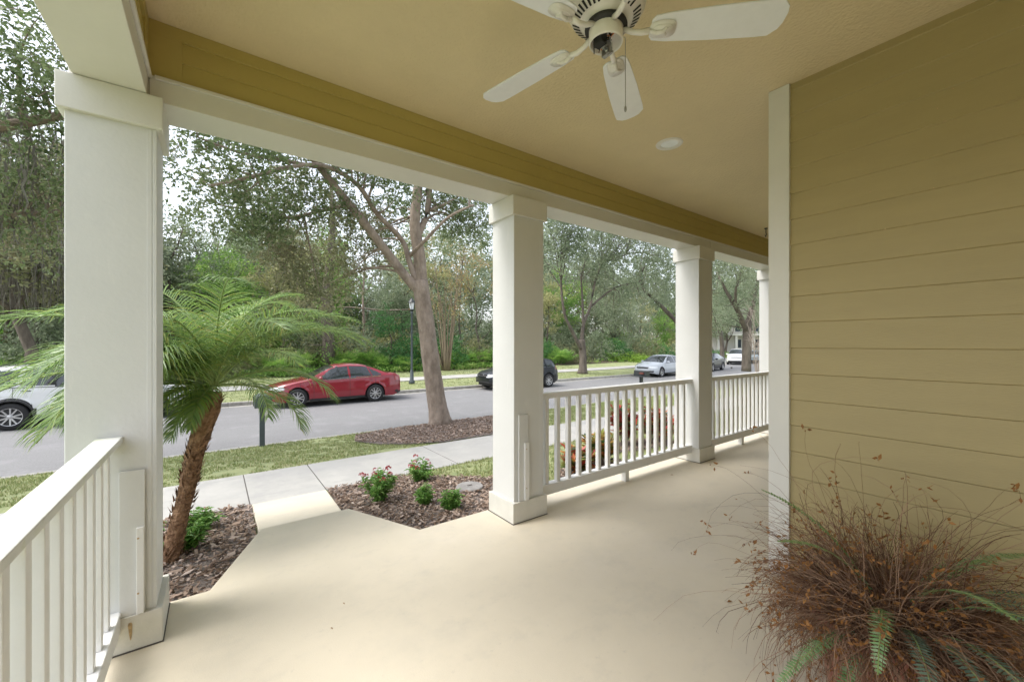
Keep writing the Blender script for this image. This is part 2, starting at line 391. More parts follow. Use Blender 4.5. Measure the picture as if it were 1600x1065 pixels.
# frieze: yellow lap boards above the beams
mb = MB()
def lap(mb, along, a0, a1, plane, z0, z1, step, out, thick=.010, outdir=-1):
    z = z0
    while z < z1-.005:
        zt = min(z+step, z1)
        o0 = plane+outdir*(thick+.004); o1 = plane+outdir*.004
        if along == 'x': vs = [(a0,o0,z),(a1,o0,z),(a1,o1,zt),(a0,o1,zt),(a0,plane,z),(a1,plane,z)]
        else: vs = [(o0,a0,z),(o0,a1,z),(o1,a1,zt),(o1,a0,zt),(plane,a0,z),(plane,a1,z)]
        mb.add(vs, [(0,1,2,3),(0,4,5,1)]); z = zt
lap(mb, 'x', -.13, 12, 2.675, 2.778, 2.985, .104, 0)
mb.box(-.272, 12, 2.657, 2.675, 2.985, 3.049)
mb.box(-.262, -.13, 2.659, 2.675, 2.778, 2.985)
lap(mb, 'y', -3.4, 2.55, -.275, 2.778, 2.985, .104, 0, outdir=1)
mb.box(-.275, -.257, -3.4, 2.657, 2.985, 3.048)
mb.box(-.275, -.259, 2.55, 2.659, 2.778, 2.985)
tag(mb.build('frieze', M['frieze']), kind='structure')
# columns
def column(cx, label, scar=None):
    cy = 2.78
    e = empty('porch_column', (cx,cy,0), label=label, cat='column', group='square porch columns')
    s = MB(); s.box(-.155,.155,-.155,.155,.165,2.495); o = s.build('shaft', M['column'], e, bevel=.004)
    s = MB()
    s.box(.120, .138, -.1575, -.155, .168, 2.492); s.box(.142, .155, -.159, -.155, .168, 2.492)
    s.build('corner_trim', M['column'], e, bevel=.001)
    s = MB(); s.box(-.18,.18,-.18,.18,2.492,2.65); s.build('capital', M['trim'], e, bevel=.004)
    s = MB(); s.box(-.184,.184,-.184,.184,0.0005,.004); s.build('base_seam', M['joint'], e)
    s = MB(); s.box(-.18,.18,-.18,.18,0.0042,.168); s.build('base', M['column_base'], e, bevel=.004)
    return e
c1 = column(-.38, 'square white porch column beside the palm, with a rust-stained base block')
c2 = column(2.11, 'square white porch column rising beside the flower bed, railing on one side only')
c3 = column(4.93, 'square white porch column standing between two white railings')
c4 = column(7.36, 'last square white porch column, half hidden behind the corner board')
def scar(e, x0, x1, zt, x2, zt2):
    cy = -.155
    s = MB(); s.box(x0, x1, cy-.018, cy-.0036, .17, zt); o = s.build('trim_board', M['column'], e, bevel=.002)
    s = MB(); s.box(x2, x1-.002, cy-.034, cy-.018, .172, zt2); s.build('trim_strip', M['rail'], e, bevel=.002)
    s = MB()
    for z in (zt2-.05, .27): s.lathe([(0,-.0365),(.004,-.0365),(.005,-.033)], 8, ((x2+x1)/2-.008, cy, z), axis='y')
    s.build('nail_hole', M['rust'], e)
scar(c1, .023, .114, .85, .085, .58)
scar(c2, -.116, -.02, .87, -.065, .64)
s = MB(); s.add([(.058,-.1815,.138),(.067,-.1815,.140),(.071,-.1815,.13),(.070,-.1815,.09),(.067,-.1815,.06),(.063,-.1815,.055),(.060,-.1815,.08),(.055,-.1815,.128)], [tuple(range(8))]); s.build('rust_stain', M['rust'], c1)
# railings
def railing(along, a0, a1, c, n, label, side=None, worn=False, blocks=True, hr=None):
    L = a1-a0
    e = empty('porch_railing', ((a0,c,0) if along == 'x' else (c,a0,0)), 0 if along == 'x' else R(90), label=label, cat='railing', group='white porch railings')
    s = MB(); s.box(0, L, -.046,.046,.985,1.015); s.build('handrail', M['rail_worn'] if worn else M['rail'], e, bevel=.005)
    s = MB(); s.box(0, L, -.021,.021,.958,.985); s.build('top_rail', M['rail'], e, bevel=.003)
    s = MB(); s.box(0, L, -.04,.04,.105,.195); s.build('bottom_rail', M['rail'], e, bevel=.004)
    s = MB(); s.box(L/2-.03, L/2+.03, -.03,.03,.001,.105); s.build('foot_block', M['rail'], e)
    b = MB(); b.box(-.02,.02,-.02,.02,.195,.958); b0 = b.build('baluster', M['rail'], e, bevel=.002)
    sp = L/(n+1); b0.location = (sp,0,0)
    for i in range(1, n):
        c_ = b0.copy(); COL.objects.link(c_); c_.parent = e; c_.location = (sp*(i+1),0,0)
    return e
railing('x', 2.266, 4.774, 2.75, 17, 'white wooden porch railing between the two columns in front of the croton bushes')
railing('x', 5.086, 7.204, 2.75, 15, 'white wooden porch railing beyond the third column, its far end hidden by the house corner')
railing('y', -2.6, 2.624, -.39, 37, 'white porch railing with an algae-stained handrail running to the column beside the palm', worn=True)
# house wall with lap siding
w = empty('house_wall', (2.87,1.1,0), label='dark yellow house wall of horizontal lap siding with a cream corner board', cat='wall')
def P(o, par): 
    o.parent = par; o.matrix_parent_inverse = Matrix.Translation(-par.location); return o
s = MB()
zs = .0
while zs < ZC-.001:
    zt = min(zs+.158, ZC)
    s.add([(2.861,-3.4,zs+.005),(2.861,.99,zs+.005),(2.868,.99,zt),(2.868,-3.4,zt),(2.869,-3.4,zs),(2.869,.99,zs)], [(0,3,2,1),(0,1,5,4)])
    s.add([(2.98,1.098,zs),(12,1.098,zs),(12,1.087,zt),(2.98,1.087,zt),(12,1.07,zs),(2.98,1.07,zs)], [(0,1,2,3),(0,5,4,1)])
    zs = zt
P(s.build('siding', M['siding']), w)
s = MB(); s.box(2.845,2.96,.99,1.105,0.001,ZC-.001); s.box(2.96,2.98,1.08,1.105,0.001,ZC-.001); P(s.build('corner_board', M['trim'], bevel=.002), w)
s = MB(); s.box(2.876,12,-3.4,1.068,.0,ZC); P(s.build('inner_wall', M['siding']), w)
s = MB(); 
zs = 0
bw = tag(bpy.data.objects.new('rear_porch_wall', None), 'yellow siding wall closing the porch behind the viewer', 'wall'); COL.objects.link(bw); bw.location=(1.2,-3.4,0)
s = MB(); lap(s, 'x', -.2, 2.855, -1.75, 0, ZC-.002, .158, 0, outdir=1); s.box(-.24,2.855,-1.87,-1.751,0.001,ZC-.001); P(s.build('siding', M['siding']), bw)

# nail heads on the siding
s = MB()
for (x,y) in [(1489,139),(1476,190),(1459,294),(1383,358),(1307,138),(1465,170),(1360,300)]:
    u = (x-CX)/F; dd = 2.857/(CA+SA*u); p = on_depth(x,y,dd)
    s.lathe([(0,0),(.0028,0),(.0033,.002)], 8, (0,0,0), axis='z')
    n0 = len(s.v)-24
    for k in range(n0, len(s.v)):
        a,b,c = s.v[k]; s.v[k] = (2.853+c*1.0, p.y+a, p.z+b)
P(s.build('nail', M['rust']), w)

# recessed downlight
e = empty('downlight', (2.936,1.86,ZC), label='small round white recessed downlight in the yellow ceiling', cat='ceiling light')
s = MB(); s.lathe([(.066,.02),(.068,-.002),(.074,-.008),(.10,-.006),(.103,0)], 32); s.build('trim_ring', M['fanwhite'], e, smooth=True)
s = MB(); s.lathe([(0,-.001),(.03,-.003),(.052,-.0015),(.0665,-.001)], 32); s.build('lens', M['lampglass'], e, smooth=True)
# hook
e = empty('ceiling_hook', (6.15,2.42,ZC), label='small dark hanging hook on the ceiling near the corner board', cat='hook')
s = MB(); s.tube([(0,0,0),(0,0,-.06),(.02,0,-.09),(0,0,-.12),(-.025,0,-.10)], .006, 6); s.lathe([(0,-.001),(.02,-.001),(.02,-.012),(0,-.014)], 10); s.build('hook', M['black'], e)

# ------------------------------------------------------------------ ceiling fan
FC = (1.24, 1.06)
fan = empty('ceiling_fan', (FC[0],FC[1],0), label='white five-blade ceiling fan with exposed wiring and a pull chain', cat='ceiling fan')
zb = 2.67
s = MB(); s.lathe([(0,ZC-.001),(.07,ZC-.001),(.07,ZC-.03),(.035,ZC-.07),(.014,ZC-.075)], 28); s.build('canopy', M['fanwhite'], fan, smooth=True)
s = MB(); s.lathe([(.0135,ZC-.07),(.0135,2.85)], 16); s.build('downrod', M['fanwhite'], fan, smooth=True)
s = MB(); s.lathe([(.03,2.87),(.06,2.865),(.12,2.845),(.15,2.81),(.152,2.765),(.135,2.735),(.10,2.715),(.075,2.705),(.075,2.69),(0,2.69)], 40)
hs = s.build('motor_housing', M['fanwhite'], fan, smooth=True)
s = MB()
for k in range(40):
    if k % 8 in (0,): continue
    a = 2*math.pi*k/40; ca, sa = math.cos(a), math.sin(a)
    def q(r, z, w): return (ca*r-sa*w, sa*r+ca*w, z)
    s.add([q(.104,2.7145,-.004),q(.132,2.731,-.005),q(.132,2.731,.005),q(.104,2.7145,.004)], [(0,1,2,3)])
s.build('vent', M['dark'], hs)
s = MB(); s.lathe([(.078,2.7),(.082,2.69),(.082,2.684),(.064,2.678)], 32); s.build('flywheel', M['plast'], fan, smooth=True)
s = MB(); s.lathe([(.05,2.69),(.064,2.688),(.066,2.68),(.066,2.632),(.062,2.624),(.058,2.632),(.056,2.672),(0,2.674)], 36)
sh = s.build('switch_housing', M['fanwhite'], fan, smooth=True)
# open underside: bracket, capacitor, wires
s = MB(); s.box(-.008,.010,-.024,.016,2.578,2.606); s.box(-.020,.020,-.010,.010,2.606,2.64); s.box(-.004,.002,-.036,-.008,2.572,2.580); s.tube([(-.03,0,2.63),(-.01,0,2.605),(0,-.02,2.58)], .005, 6); s.build('bracket', M['steel'], sh, bevel=.001)
s = MB(); s.box(-.050,-.018,-.022,.022,2.606,2.668); s.build('capacitor', M['dark'], sh, bevel=.003)
for mname, cnt in (('wire_o',3),('wire_w',3),('dark',5)):
    s = MB()
    for k in range(cnt):
        p = Vector((random.uniform(-.03,.03), random.uniform(-.03,.03), 2.665)); pts = [p.copy()]
        for j in range(6):
            p = p+Vector((random.uniform(-.02,.02), random.uniform(-.02,.02), random.uniform(-.028,.010)))
            r_ = math.hypot(p.x,p.y)
            if r_ > .048: p.x *= .048/r_; p.y *= .048/r_
            p.z = max(2.588, p.z); pts.append(p.copy())
        s.tube(pts, .0024, 6)
    s.build('wiring', M[mname], sh, smooth=True)
cc = Vector((.075*SA+.0, -.075*CA, 0))
s = MB(); s.tube([cc*.8+Vector((0,0,2.655)), cc+Vector((0,0,2.653)), cc*1.02+Vector((0,0,2.645)), cc*1.02+Vector((0,0,2.375))], .0013, 5)
for k in range(60): s.lathe([(0,-.0017),(.0019,0),(0,.0017)], 5, (cc.x*1.02, cc.y*1.02, 2.62-k*.004))
s.lathe([(0,2.385),(.004,2.38),(.0055,2.368),(.003,2.36),(0,2.36)], 10, (cc.x*1.02, cc.y*1.02, 0)); s.build('pull_chain', M['steel'], fan)
# blades
def blade_mesh():
    s = MB(); pts = []
    L0, L1 = .17, .66
    outline = [(L0,.035),(L0+.012,.05),(L0+.06,.058),(.40,.068),(.58,.072),(.625,.070),(.652,.045),(.66,.02)]
    top = outline+[(x,-y) for x,y in reversed(outline)]
    n = len(top); s.add([(x,y,0) for x,y in top]+[(x,y,.007) for x,y in top], [tuple(range(n-1,-1,-1)), tuple(range(n,2*n))]+[(i,(i+1)%n,n+(i+1)%n,n+i) for i in range(n)])
    return s
def iron_mesh():
    s = MB(); s.tube([(.065,0,.012),(.10,0,-.006),(.135,0,-.012),(.17,0,-.006)], [.011,.010,.011,.012], 8)
    n = 20
    for (a,b,z0,z1) in ((.05,.036,-.008,-.001),(.038,.024,-.013,-.008)):
        ring = [(.215+a*math.copysign(abs(math.cos(t))**.7,math.cos(t)), b*math.copysign(abs(math.sin(t))**.7,math.sin(t))) for t in [2*math.pi*k/n for k in range(n)]]
        s.add([(x,y,z0) for x,y in ring]+[(x,y,z1) for x,y in ring], [tuple(range(n-1,-1,-1))]+[(i,(i+1)%n,n+(i+1)%n,n+i) for i in range(n)])
    s.tube([(.165,0,-.008),(.19,0,-.02),(.215,0,-.016),(.228,.016,-.014)], [.01,.009,.008,.006], 8)
    s.tube([(.19,0,-.02),(.215,0,-.016),(.228,-.016,-.014)], [.009,.008,.006], 8)
    return s
bmsh = imsh = None
for k in range(5):
    phi = R(25.5+72*k-1)
    d = Vector((CA*math.cos(phi)+SA*math.sin(phi), SA*math.cos(phi)-CA*math.sin(phi))); rz = math.atan2(d.y, d.x)
    if bmsh is None:
        b = blade_mesh().build('blade', M['blade'], fan, bevel=.002); i_ = iron_mesh().build('blade_arm', M['fanwhite'], b, smooth=True); bmsh, imsh = b.data, i_
    else:
        b2 = b.copy(); COL.objects.link(b2); b2.parent = fan; i2 = i_.copy(); COL.objects.link(i2); i2.parent = b2; b, i_ = b2, i2
    b.location = (0,0,zb); b.rotation_euler = (R(-11),0,rz)

# ------------------------------------------------------------------ leaves and plants
U = random.uniform
def rnd_dir():
    z = U(-1,1); a = U(0,2*math.pi); r = math.sqrt(1-z*z); return Vector((r*math.cos(a), r*math.sin(a), z))
def leaf(mb, p, s, w=.5, dirv=None):
    d = dirv or rnd_dir(); n = rnd_dir(); t = d.cross(n)
    if t.length < .01: return
    t.normalize(); l = s*U(.7,1.25); k = t*(l*w*.5); m = p+d*(l*.45)
    mb.add([p, m+k, p+d*l, m-k], [(0,1,2,3)])
def cloud(mb, c, r, n, s, flat=1.0, w=.55, droop=0):
    for _ in range(n):
        d = rnd_dir(); q = random.random()**.42
        p = Vector((c[0]+d.x*r*q, c[1]+d.y*r*q, c[2]+d.z*r*q*flat))
        dv = rnd_dir(); dv.z -= droop; dv.normalize()
        leaf(mb, p, s, w, dv)
def sprays(mb, c, r, n, s, per=9, flat=1.0, w=.5, tw=None):
    """leaves strung along short random twigs inside a ball: reads as foliage with gaps"""
    for _ in range(max(1, n//per)):
        d = rnd_dir(); q = random.random()**.5
        p = Vector((c[0]+d.x*r*q, c[1]+d.y*r*q, c[2]+d.z*r*q*flat))
        dv = (rnd_dir()+d*.6+Vector((0,0,-.25))).normalized(); L = s*per*U(.22,.42)
        if tw: tw.tube([p, p+dv*L], [s*.07, s*.03], 3, cap=False)
        for k in range(per):
            q2 = p+dv*(L*k/per)+rnd_dir()*(s*.35)
            ld = (dv*.6+rnd_dir()).normalized(); leaf(mb, q2, s, w, ld)
def bend(a, b, n=5, sag=.1, j=.05):
    a = Vector(a); b = Vector(b); L = (b-a).length; pts = []
    off = rnd_dir()*(L*j)
    for i in range(n+1):
        t = i/n; p = a.lerp(b,t)+off*math.sin(math.pi*t)+Vector((0,0,1))*(L*sag*math.sin(math.pi*t)); pts.append(p)
    return pts

def hero_tree(name, label, cat, base, limbs, clusters, bark, leafm, lsize, group=None, twn=3, rootflare=True):
    """limbs: list of (points, r0, r1); clusters: (pos, radius, leaves, material key)"""
    e = empty(name, base, label=label, cat=cat, group=group); b = Vector(base)
    s = MB(); allp = []
    for i, (pts, r0, r1) in enumerate(limbs):
        pts = [Vector(p)-b for p in pts]; out = []
        for k in range(len(pts)-1):
            for j in range(4):
                t = j/4; p0 = pts[max(k-1,0)]; p1 = pts[k]; p2 = pts[k+1]; p3 = pts[min(k+2,len(pts)-1)]
                out.append(.5*((2*p1)+(p2-p0)*t+(2*p0-5*p1+4*p2-p3)*t*t+(3*p1-p0-3*p2+p3)*t**3))
        out.append(pts[-1]); n = len(out)
        rad = [r0+(r1-r0)*(k/(n-1)) for k in range(n)]
        if i == 0 and rootflare:
            for k in range(n):
                rad[k] *= 1+.55*math.exp(-max(0,(out[k].z+.05))/.22)
        s.tube(out, rad, 14 if i == 0 else 9, jit=.035)
        if i > 0 or len(limbs) == 1: allp += [(p, rad[k]) for k, p in enumerate(out)]
    tw = MB(); leavesm = {}; k3 = 0
    for (c, r, n, mk) in clusters:
        c = Vector(c)-b
        near = sorted(allp, key=lambda q: (q[0]-c).length)[:5]
        for _ in range(twn if lsize > .07 else 2):
            q = random.choice(near); tgt = c+rnd_dir()*(r*.7); L = (tgt-q[0]).length
            if L > (5 if lsize > .07 else 2.6): continue
            tw.tube(bend(q[0], tgt, 5, .06, .12), [min(q[1]*.6,.012+L*.011)*(1-t/5.5) for t in range(6)], 5, cap=False)
        mbx = leavesm.setdefault(mk, MB()); sprays(mbx, c, r*1.1, int(n*(2.3 if lsize < .07 else 4.4)), lsize*1.12, flat=.8, tw=tw if k3 % 3 == 0 else None); k3 += 1
    s.add(tw.v, tw.f)
    s.build('trunk', M[bark], e, smooth=True)
    for mk, mbx in leavesm.items():
        o = mbx.build('crown', M[mk], e)
    return e

# --- big street oak by the sidewalk
base = (4.62, 9.3, -.60)
def Y9(x,y,Y=9.3): return tuple(at(x,y,Y))
limbs = [([base, Y9(678,600), Y9(665,500), Y9(656,438)], .235, .185),
  ([Y9(658,450), Y9(655,400), Y9(648,350), Y9(653,290), Y9(662,200,9.6), Y9(675,80,9.8)], .17, .07),
  ([Y9(650,372), Y9(668,330), Y9(676,250), Y9(700,150,9.5)], .09, .04),
  ([Y9(655,455), Y9(628,425), Y9(590,375,9.2), Y9(545,318,9.0), Y9(500,262,8.8), Y9(455,200,8.6), Y9(400,130,8.3)], .125, .04),
  ([Y9(650,440), Y9(640,410), Y9(628,375), Y9(590,335,9.0), Y9(560,290,8.7), Y9(515,262,8.5), Y9(470,258,8.3), Y9(400,275,8.2), Y9(330,290,8.0)], .075, .02),
  ([Y9(545,320,9.0), Y9(500,330,9.4), Y9(450,340,9.8), Y9(400,330,10.2), Y9(340,320,10.4)], .045, .015),
  ([Y9(640,400), Y9(660,380,8.8), Y9(700,340,8.2), Y9(740,320,7.6)], .05, .02),
  ([Y9(500,262,8.8), Y9(440,250,8.4), Y9(380,240,7.9), Y9(310,215,7.4)], .04, .012)]
cl = []
def ball(x, y, Y, r, n, mk, jitter=.3):
    p = at(x,y,Y); cl.append(((p.x+U(-jitter,jitter), p.y+U(-jitter,jitter), p.z+U(-jitter,jitter)*.5), r, n, mk))
for (x,y,Y) in [(330,240,7.6),(370,225,7.9),(410,245,8.2),(350,285,8.3),(315,300,8.4),(395,290,8.4),(330,350,9.5),(450,240,8.3),(470,290,8.6),(520,300,8.8),(560,245,8.6),(430,330,9.2),(480,350,9.5),(380,345,9.6),(600,290,8.7),(590,250,8.3),(350,195,7.5),(440,180,8),(530,190,8),(620,240,8.4),(540,230,8.3)]:
    ball(x,y,Y,.62,380,'leaf_oak')
for (x,y,Y) in [(420,370,10),(460,390,10.2),(505,380,10.4),(540,360,10.2),(500,330,9.8),(545,320,10),(430,420,10.4),(475,430,10.6),(520,420,10.6),(560,400,10.4),(450,300,9.6),(500,280,9.3),(590,340,10.2),(400,310,9.8),(525,455,10.8),(490,460,10.8)]:
    ball(x,y,Y,.62,420,'leaf_olive')
for (x,y,Y) in [(690,300,9.4),(725,310,9.0),(745,330,9.2),(700,340,10),(640,270,9.6),(750,350,9.8),(620,310,10),(680,270,9)]:
    ball(x,y,Y,.6,300,'leaf_oak')
for _ in range(26):   # crown above the beam, shades and fills from other positions
    cl.append(((4.3+U(-4.2,3.4), 9.4+U(-3,3), U(6.0,9.5)), 1.0, 260, 'leaf_oak'))
for (x,y,Y) in [(710,330,10),(735,345,10.4),(760,370,10.6),(700,370,10.8),(600,360,10.8),(615,390,11),(570,350,10.6),(640,330,10.6),(690,290,8.8),(730,290,8.6)]: ball(x,y,Y,.6,330,'leaf_oak')
hero_tree('street_oak_tree', 'spreading street oak with forked pale trunk growing from the mulch beside the sidewalk', 'tree', base, limbs, cl, 'bark', 'leaf_oak', .062)

# --- left oak with hanging moss
cl = []; base = (-5.2, 9.2, -.6)
limbs = [([base,(-5.1,9.2,1.2),(-4.9,9.1,2.8)], .26, .2), ([(-4.9,9.1,2.7),(-4.2,8.9,3.6),(-3.2,8.8,4.1),(-2.2,8.8,4.6),(-1.2,8.7,5.2)], .15, .04),
  ([(-4.9,9.1,2.8),(-5,9.2,4.5),(-4.6,9.3,6.5)], .15, .06), ([(-4.2,8.9,3.6),(-3.3,9.4,3.4),(-2.5,9.8,3.5),(-2,10.2,3.8)], .07, .02)]
for (x,y,Y) in [(20,60,8),(50,110,8.2),(10,150,8.5),(60,190,8.8),(20,230,9),(75,250,9.2),(35,290,9.4),(5,330,9.6),(70,330,9.8),(85,160,8.6),(-30,100,8.5),(-40,230,9),(30,20,8),(-10,10,8),(20,370,10.2),(-60,330,9.5),(85,60,8.5),(130,150,8.5),(150,250,9),(40,170,8.5),(75,90,8)]:
    ball(x,y,Y,.62,230 if x < 200 else 70,'leaf_oak')
for (x,y,Y) in [(45,250,9.8),(20,330,10.4),(70,300,10.2),(60,370,10.6),(30,280,10)]: ball(x,y,Y,.6,260,'leaf_olive')
for _ in range(14): cl.append(((-4.5+U(-3.5,3.2), 9.4+U(-2.5,2.5), U(6,9)), .95, 220, 'leaf_oak'))
lo = hero_tree('street_oak_tree', 'mossy street oak whose branches hang over the white van', 'tree', base, limbs, cl, 'bark', 'leaf_oak', .062)
def moss(parent, spots, ln=1.0, nstr=26, rr=.35):
    s = MB(); o = parent.location
    for (c, k) in spots:
        for _ in range(int(nstr*k)):
            p = Vector(c)-o+Vector((random.gauss(0,rr),random.gauss(0,rr),random.gauss(0,rr*.4))); L = ln*U(.3,1); w = U(.008,.022)
            a = U(0,6.28); pts = [p]; 
            for j in range(5): p = p+Vector((U(-.05,.05),U(-.05,.05),-L/5)); pts.append(p)
            for j in range(5):
                ww = w*(1-j/6); w2 = w*(1-(j+1)/6); ca, sa = math.cos(a), math.sin(a)
                s.add([pts[j]+Vector((ca*ww,sa*ww,0)), pts[j]-Vector((ca*ww,sa*ww,0)), pts[j+1]-Vector((ca*w2,sa*w2,0)), pts[j+1]+Vector((ca*w2,sa*w2,0))], [(0,1,2,3)])
    s.build('hanging_moss', M['moss'], parent)
moss(lo, [(tuple(at(x,y,Y)),1) for x,y,Y in [(30,170,9),(60,180,9),(20,260,9.4),(80,220,9.4),(50,300,10),(10,300,10),(70,240,9),(40,330,10)]], .8)

# --- far verge sage oaks
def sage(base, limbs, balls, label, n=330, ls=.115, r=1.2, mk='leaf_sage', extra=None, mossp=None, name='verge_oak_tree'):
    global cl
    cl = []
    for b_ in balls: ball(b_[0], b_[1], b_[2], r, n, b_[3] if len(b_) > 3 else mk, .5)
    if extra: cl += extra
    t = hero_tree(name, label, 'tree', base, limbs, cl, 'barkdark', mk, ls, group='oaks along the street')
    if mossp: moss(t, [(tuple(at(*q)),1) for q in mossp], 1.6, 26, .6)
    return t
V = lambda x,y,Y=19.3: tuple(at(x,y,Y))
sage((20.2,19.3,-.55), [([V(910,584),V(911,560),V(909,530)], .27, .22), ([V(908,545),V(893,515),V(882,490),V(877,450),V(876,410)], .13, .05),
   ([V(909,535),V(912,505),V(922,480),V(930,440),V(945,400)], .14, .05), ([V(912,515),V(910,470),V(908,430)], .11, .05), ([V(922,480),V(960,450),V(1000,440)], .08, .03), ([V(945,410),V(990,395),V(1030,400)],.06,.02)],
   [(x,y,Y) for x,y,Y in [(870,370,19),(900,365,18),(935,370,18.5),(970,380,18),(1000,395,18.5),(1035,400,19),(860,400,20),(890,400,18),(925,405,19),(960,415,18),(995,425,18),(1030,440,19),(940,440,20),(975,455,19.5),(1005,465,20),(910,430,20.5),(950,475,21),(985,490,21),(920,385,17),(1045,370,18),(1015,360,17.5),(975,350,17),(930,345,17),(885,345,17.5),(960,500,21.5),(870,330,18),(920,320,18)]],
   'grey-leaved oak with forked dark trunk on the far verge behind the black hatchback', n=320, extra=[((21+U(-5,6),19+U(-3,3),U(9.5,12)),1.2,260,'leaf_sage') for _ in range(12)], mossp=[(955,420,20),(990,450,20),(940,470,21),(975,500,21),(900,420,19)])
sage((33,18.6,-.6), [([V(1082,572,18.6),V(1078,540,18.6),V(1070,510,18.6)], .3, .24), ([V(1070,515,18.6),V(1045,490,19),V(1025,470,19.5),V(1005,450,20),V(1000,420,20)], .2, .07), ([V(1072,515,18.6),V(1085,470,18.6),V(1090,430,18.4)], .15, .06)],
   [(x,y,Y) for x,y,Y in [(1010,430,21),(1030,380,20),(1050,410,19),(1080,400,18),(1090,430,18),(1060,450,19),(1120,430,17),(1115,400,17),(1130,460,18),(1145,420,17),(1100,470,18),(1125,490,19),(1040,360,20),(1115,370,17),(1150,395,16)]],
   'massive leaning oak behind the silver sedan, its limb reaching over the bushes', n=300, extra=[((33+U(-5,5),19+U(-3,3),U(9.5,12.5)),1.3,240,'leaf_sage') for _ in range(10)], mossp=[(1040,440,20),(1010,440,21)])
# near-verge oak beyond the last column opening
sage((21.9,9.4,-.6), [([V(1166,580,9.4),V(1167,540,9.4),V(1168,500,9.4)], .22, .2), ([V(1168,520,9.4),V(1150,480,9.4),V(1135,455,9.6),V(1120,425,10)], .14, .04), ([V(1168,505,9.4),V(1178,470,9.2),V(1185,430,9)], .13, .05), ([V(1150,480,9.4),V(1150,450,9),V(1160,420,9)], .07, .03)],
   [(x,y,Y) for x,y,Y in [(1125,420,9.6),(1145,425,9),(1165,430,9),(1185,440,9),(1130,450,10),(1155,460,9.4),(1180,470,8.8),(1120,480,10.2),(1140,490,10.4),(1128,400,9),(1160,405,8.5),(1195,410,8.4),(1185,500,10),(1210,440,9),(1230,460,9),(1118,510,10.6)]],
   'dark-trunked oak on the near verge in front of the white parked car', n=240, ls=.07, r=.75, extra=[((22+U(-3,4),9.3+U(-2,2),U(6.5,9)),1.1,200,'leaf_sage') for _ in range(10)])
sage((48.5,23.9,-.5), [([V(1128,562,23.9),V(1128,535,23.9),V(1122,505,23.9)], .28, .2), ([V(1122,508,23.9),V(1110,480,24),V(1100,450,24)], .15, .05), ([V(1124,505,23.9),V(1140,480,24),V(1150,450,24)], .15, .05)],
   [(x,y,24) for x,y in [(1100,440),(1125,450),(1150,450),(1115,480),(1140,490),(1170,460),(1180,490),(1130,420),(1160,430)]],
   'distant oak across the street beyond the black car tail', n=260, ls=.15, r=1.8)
# bare crepe myrtle
e = empty('bare_sapling', (19.6,8.0,-.45), label='bare pale-twigged sapling in front of the near verge oak', cat='tree'); s = MB()
for k in range(9):
    a = U(0,6.28); t = Vector((math.cos(a)*U(.3,1.0), math.sin(a)*U(.3,1.0), U(2.4,3.8)))
    pts = bend((0,0,0), t, 7, 0, .08); s.tube(pts, [.02*(1-i/9) for i in range(8)], 6)
    for _ in range(6):
        q = random.choice(pts[3:]); s.tube(bend(q, q+Vector((U(-.5,.5),U(-.5,.5),U(.2,.9))), 4, 0, .1), [.01,.009,.007,.005,.003], 4)
s.build('branches', mat('pale_twig', (.30,.25,.21), .8), e, smooth=True)

# ------------------------------------------------------------------ woodland
def crown_mesh(w, h, nclump, nper, ls, mk, skew=.8):
    s = MB(); tw = MB()
    for _ in range(nclump):
        d = rnd_dir(); q = random.random()**.5
        c = Vector((d.x*w*q, d.y*w*q, h*.5+d.z*h*.5*q)); sprays(s, c, U(.5,1.15)*w*.30, nper, ls, flat=skew, per=8)
    me = s.build('crown', M[mk]); data = me.data; bpy.data.objects.remove(me); return data
def trunk_mesh(h, r, n=5, lean=.1, wig=.25, bark='barkdark', spread=.5):
    s = MB(); pts = [Vector((0,0,-.3))]; 
    for i in range(1,7): pts.append(Vector((lean*i*.3+U(-wig,wig)*.5, U(-wig,wig)*.5, h*i/6)))
    s.tube(pts, [r*(1-i/8) for i in range(7)], 8, jit=.05)
    for _ in range(n):
        q = random.choice(pts[2:]); a = U(0,6.28); L = h*U(.18,.4)
        e_ = q+Vector((math.cos(a)*L*spread, math.sin(a)*L*spread, L)); b_ = bend(q, e_, 5, -.05, .1)
        s.tube(b_, [r*.45*(1-i/6) for i in range(6)], 6)
        for _ in range(3):
            q2 = random.choice(b_[2:]); s.tube(bend(q2, q2+Vector((U(-1,1),U(-1,1),U(.2,1.2)))*(L*.35), 4, 0, .1), [r*.15,r*.12,r*.09,r*.06,r*.03], 4)
    o = s.build('trunk', M[bark], smooth=True); d = o.data; bpy.data.objects.remove(o); return d
C = {}
for key, a in {
  'sage':(3.0,7.5,62,170,.18,'leaf_sage'), 'sage2':(2.4,8.5,54,160,.17,'leaf_sage'),
  'green':(2.6,7,56,160,.16,'leaf_green'), 'olive':(3.2,7,62,160,.18,'leaf_olive'),
  'pale':(2.3,7,46,130,.15,'leaf_yellow'), 'rust':(2.0,4.5,30,70,.13,'leaf_rust'),
  'dark':(2.8,6.5,50,120,.16,'leaf_dark'), 'thin':(2.2,7,26,70,.13,'leaf_sage')}.items():
    C[key] = crown_mesh(*a)
T = [trunk_mesh(9, .17, 6), trunk_mesh(9, .12, 5, lean=.4), trunk_mesh(9, .22, 8, lean=-.25, wig=.5), trunk_mesh(9, .09, 5, lean=-.1, wig=.35)]
kinds = {'sage':'grey-green leafy tree','sage2':'tall grey-green tree','green':'bright green leafy tree','olive':'olive brown-leaved tree','pale':'yellowish pale-leaved tree','rust':'orange-leaved slender tree','dark':'dark evergreen tree','thin':'thin-leaved airy tree'}
def obj_from(name, data, parent=None):
    o = bpy.data.objects.new(name, data); COL.objects.link(o); o.parent = parent; return o
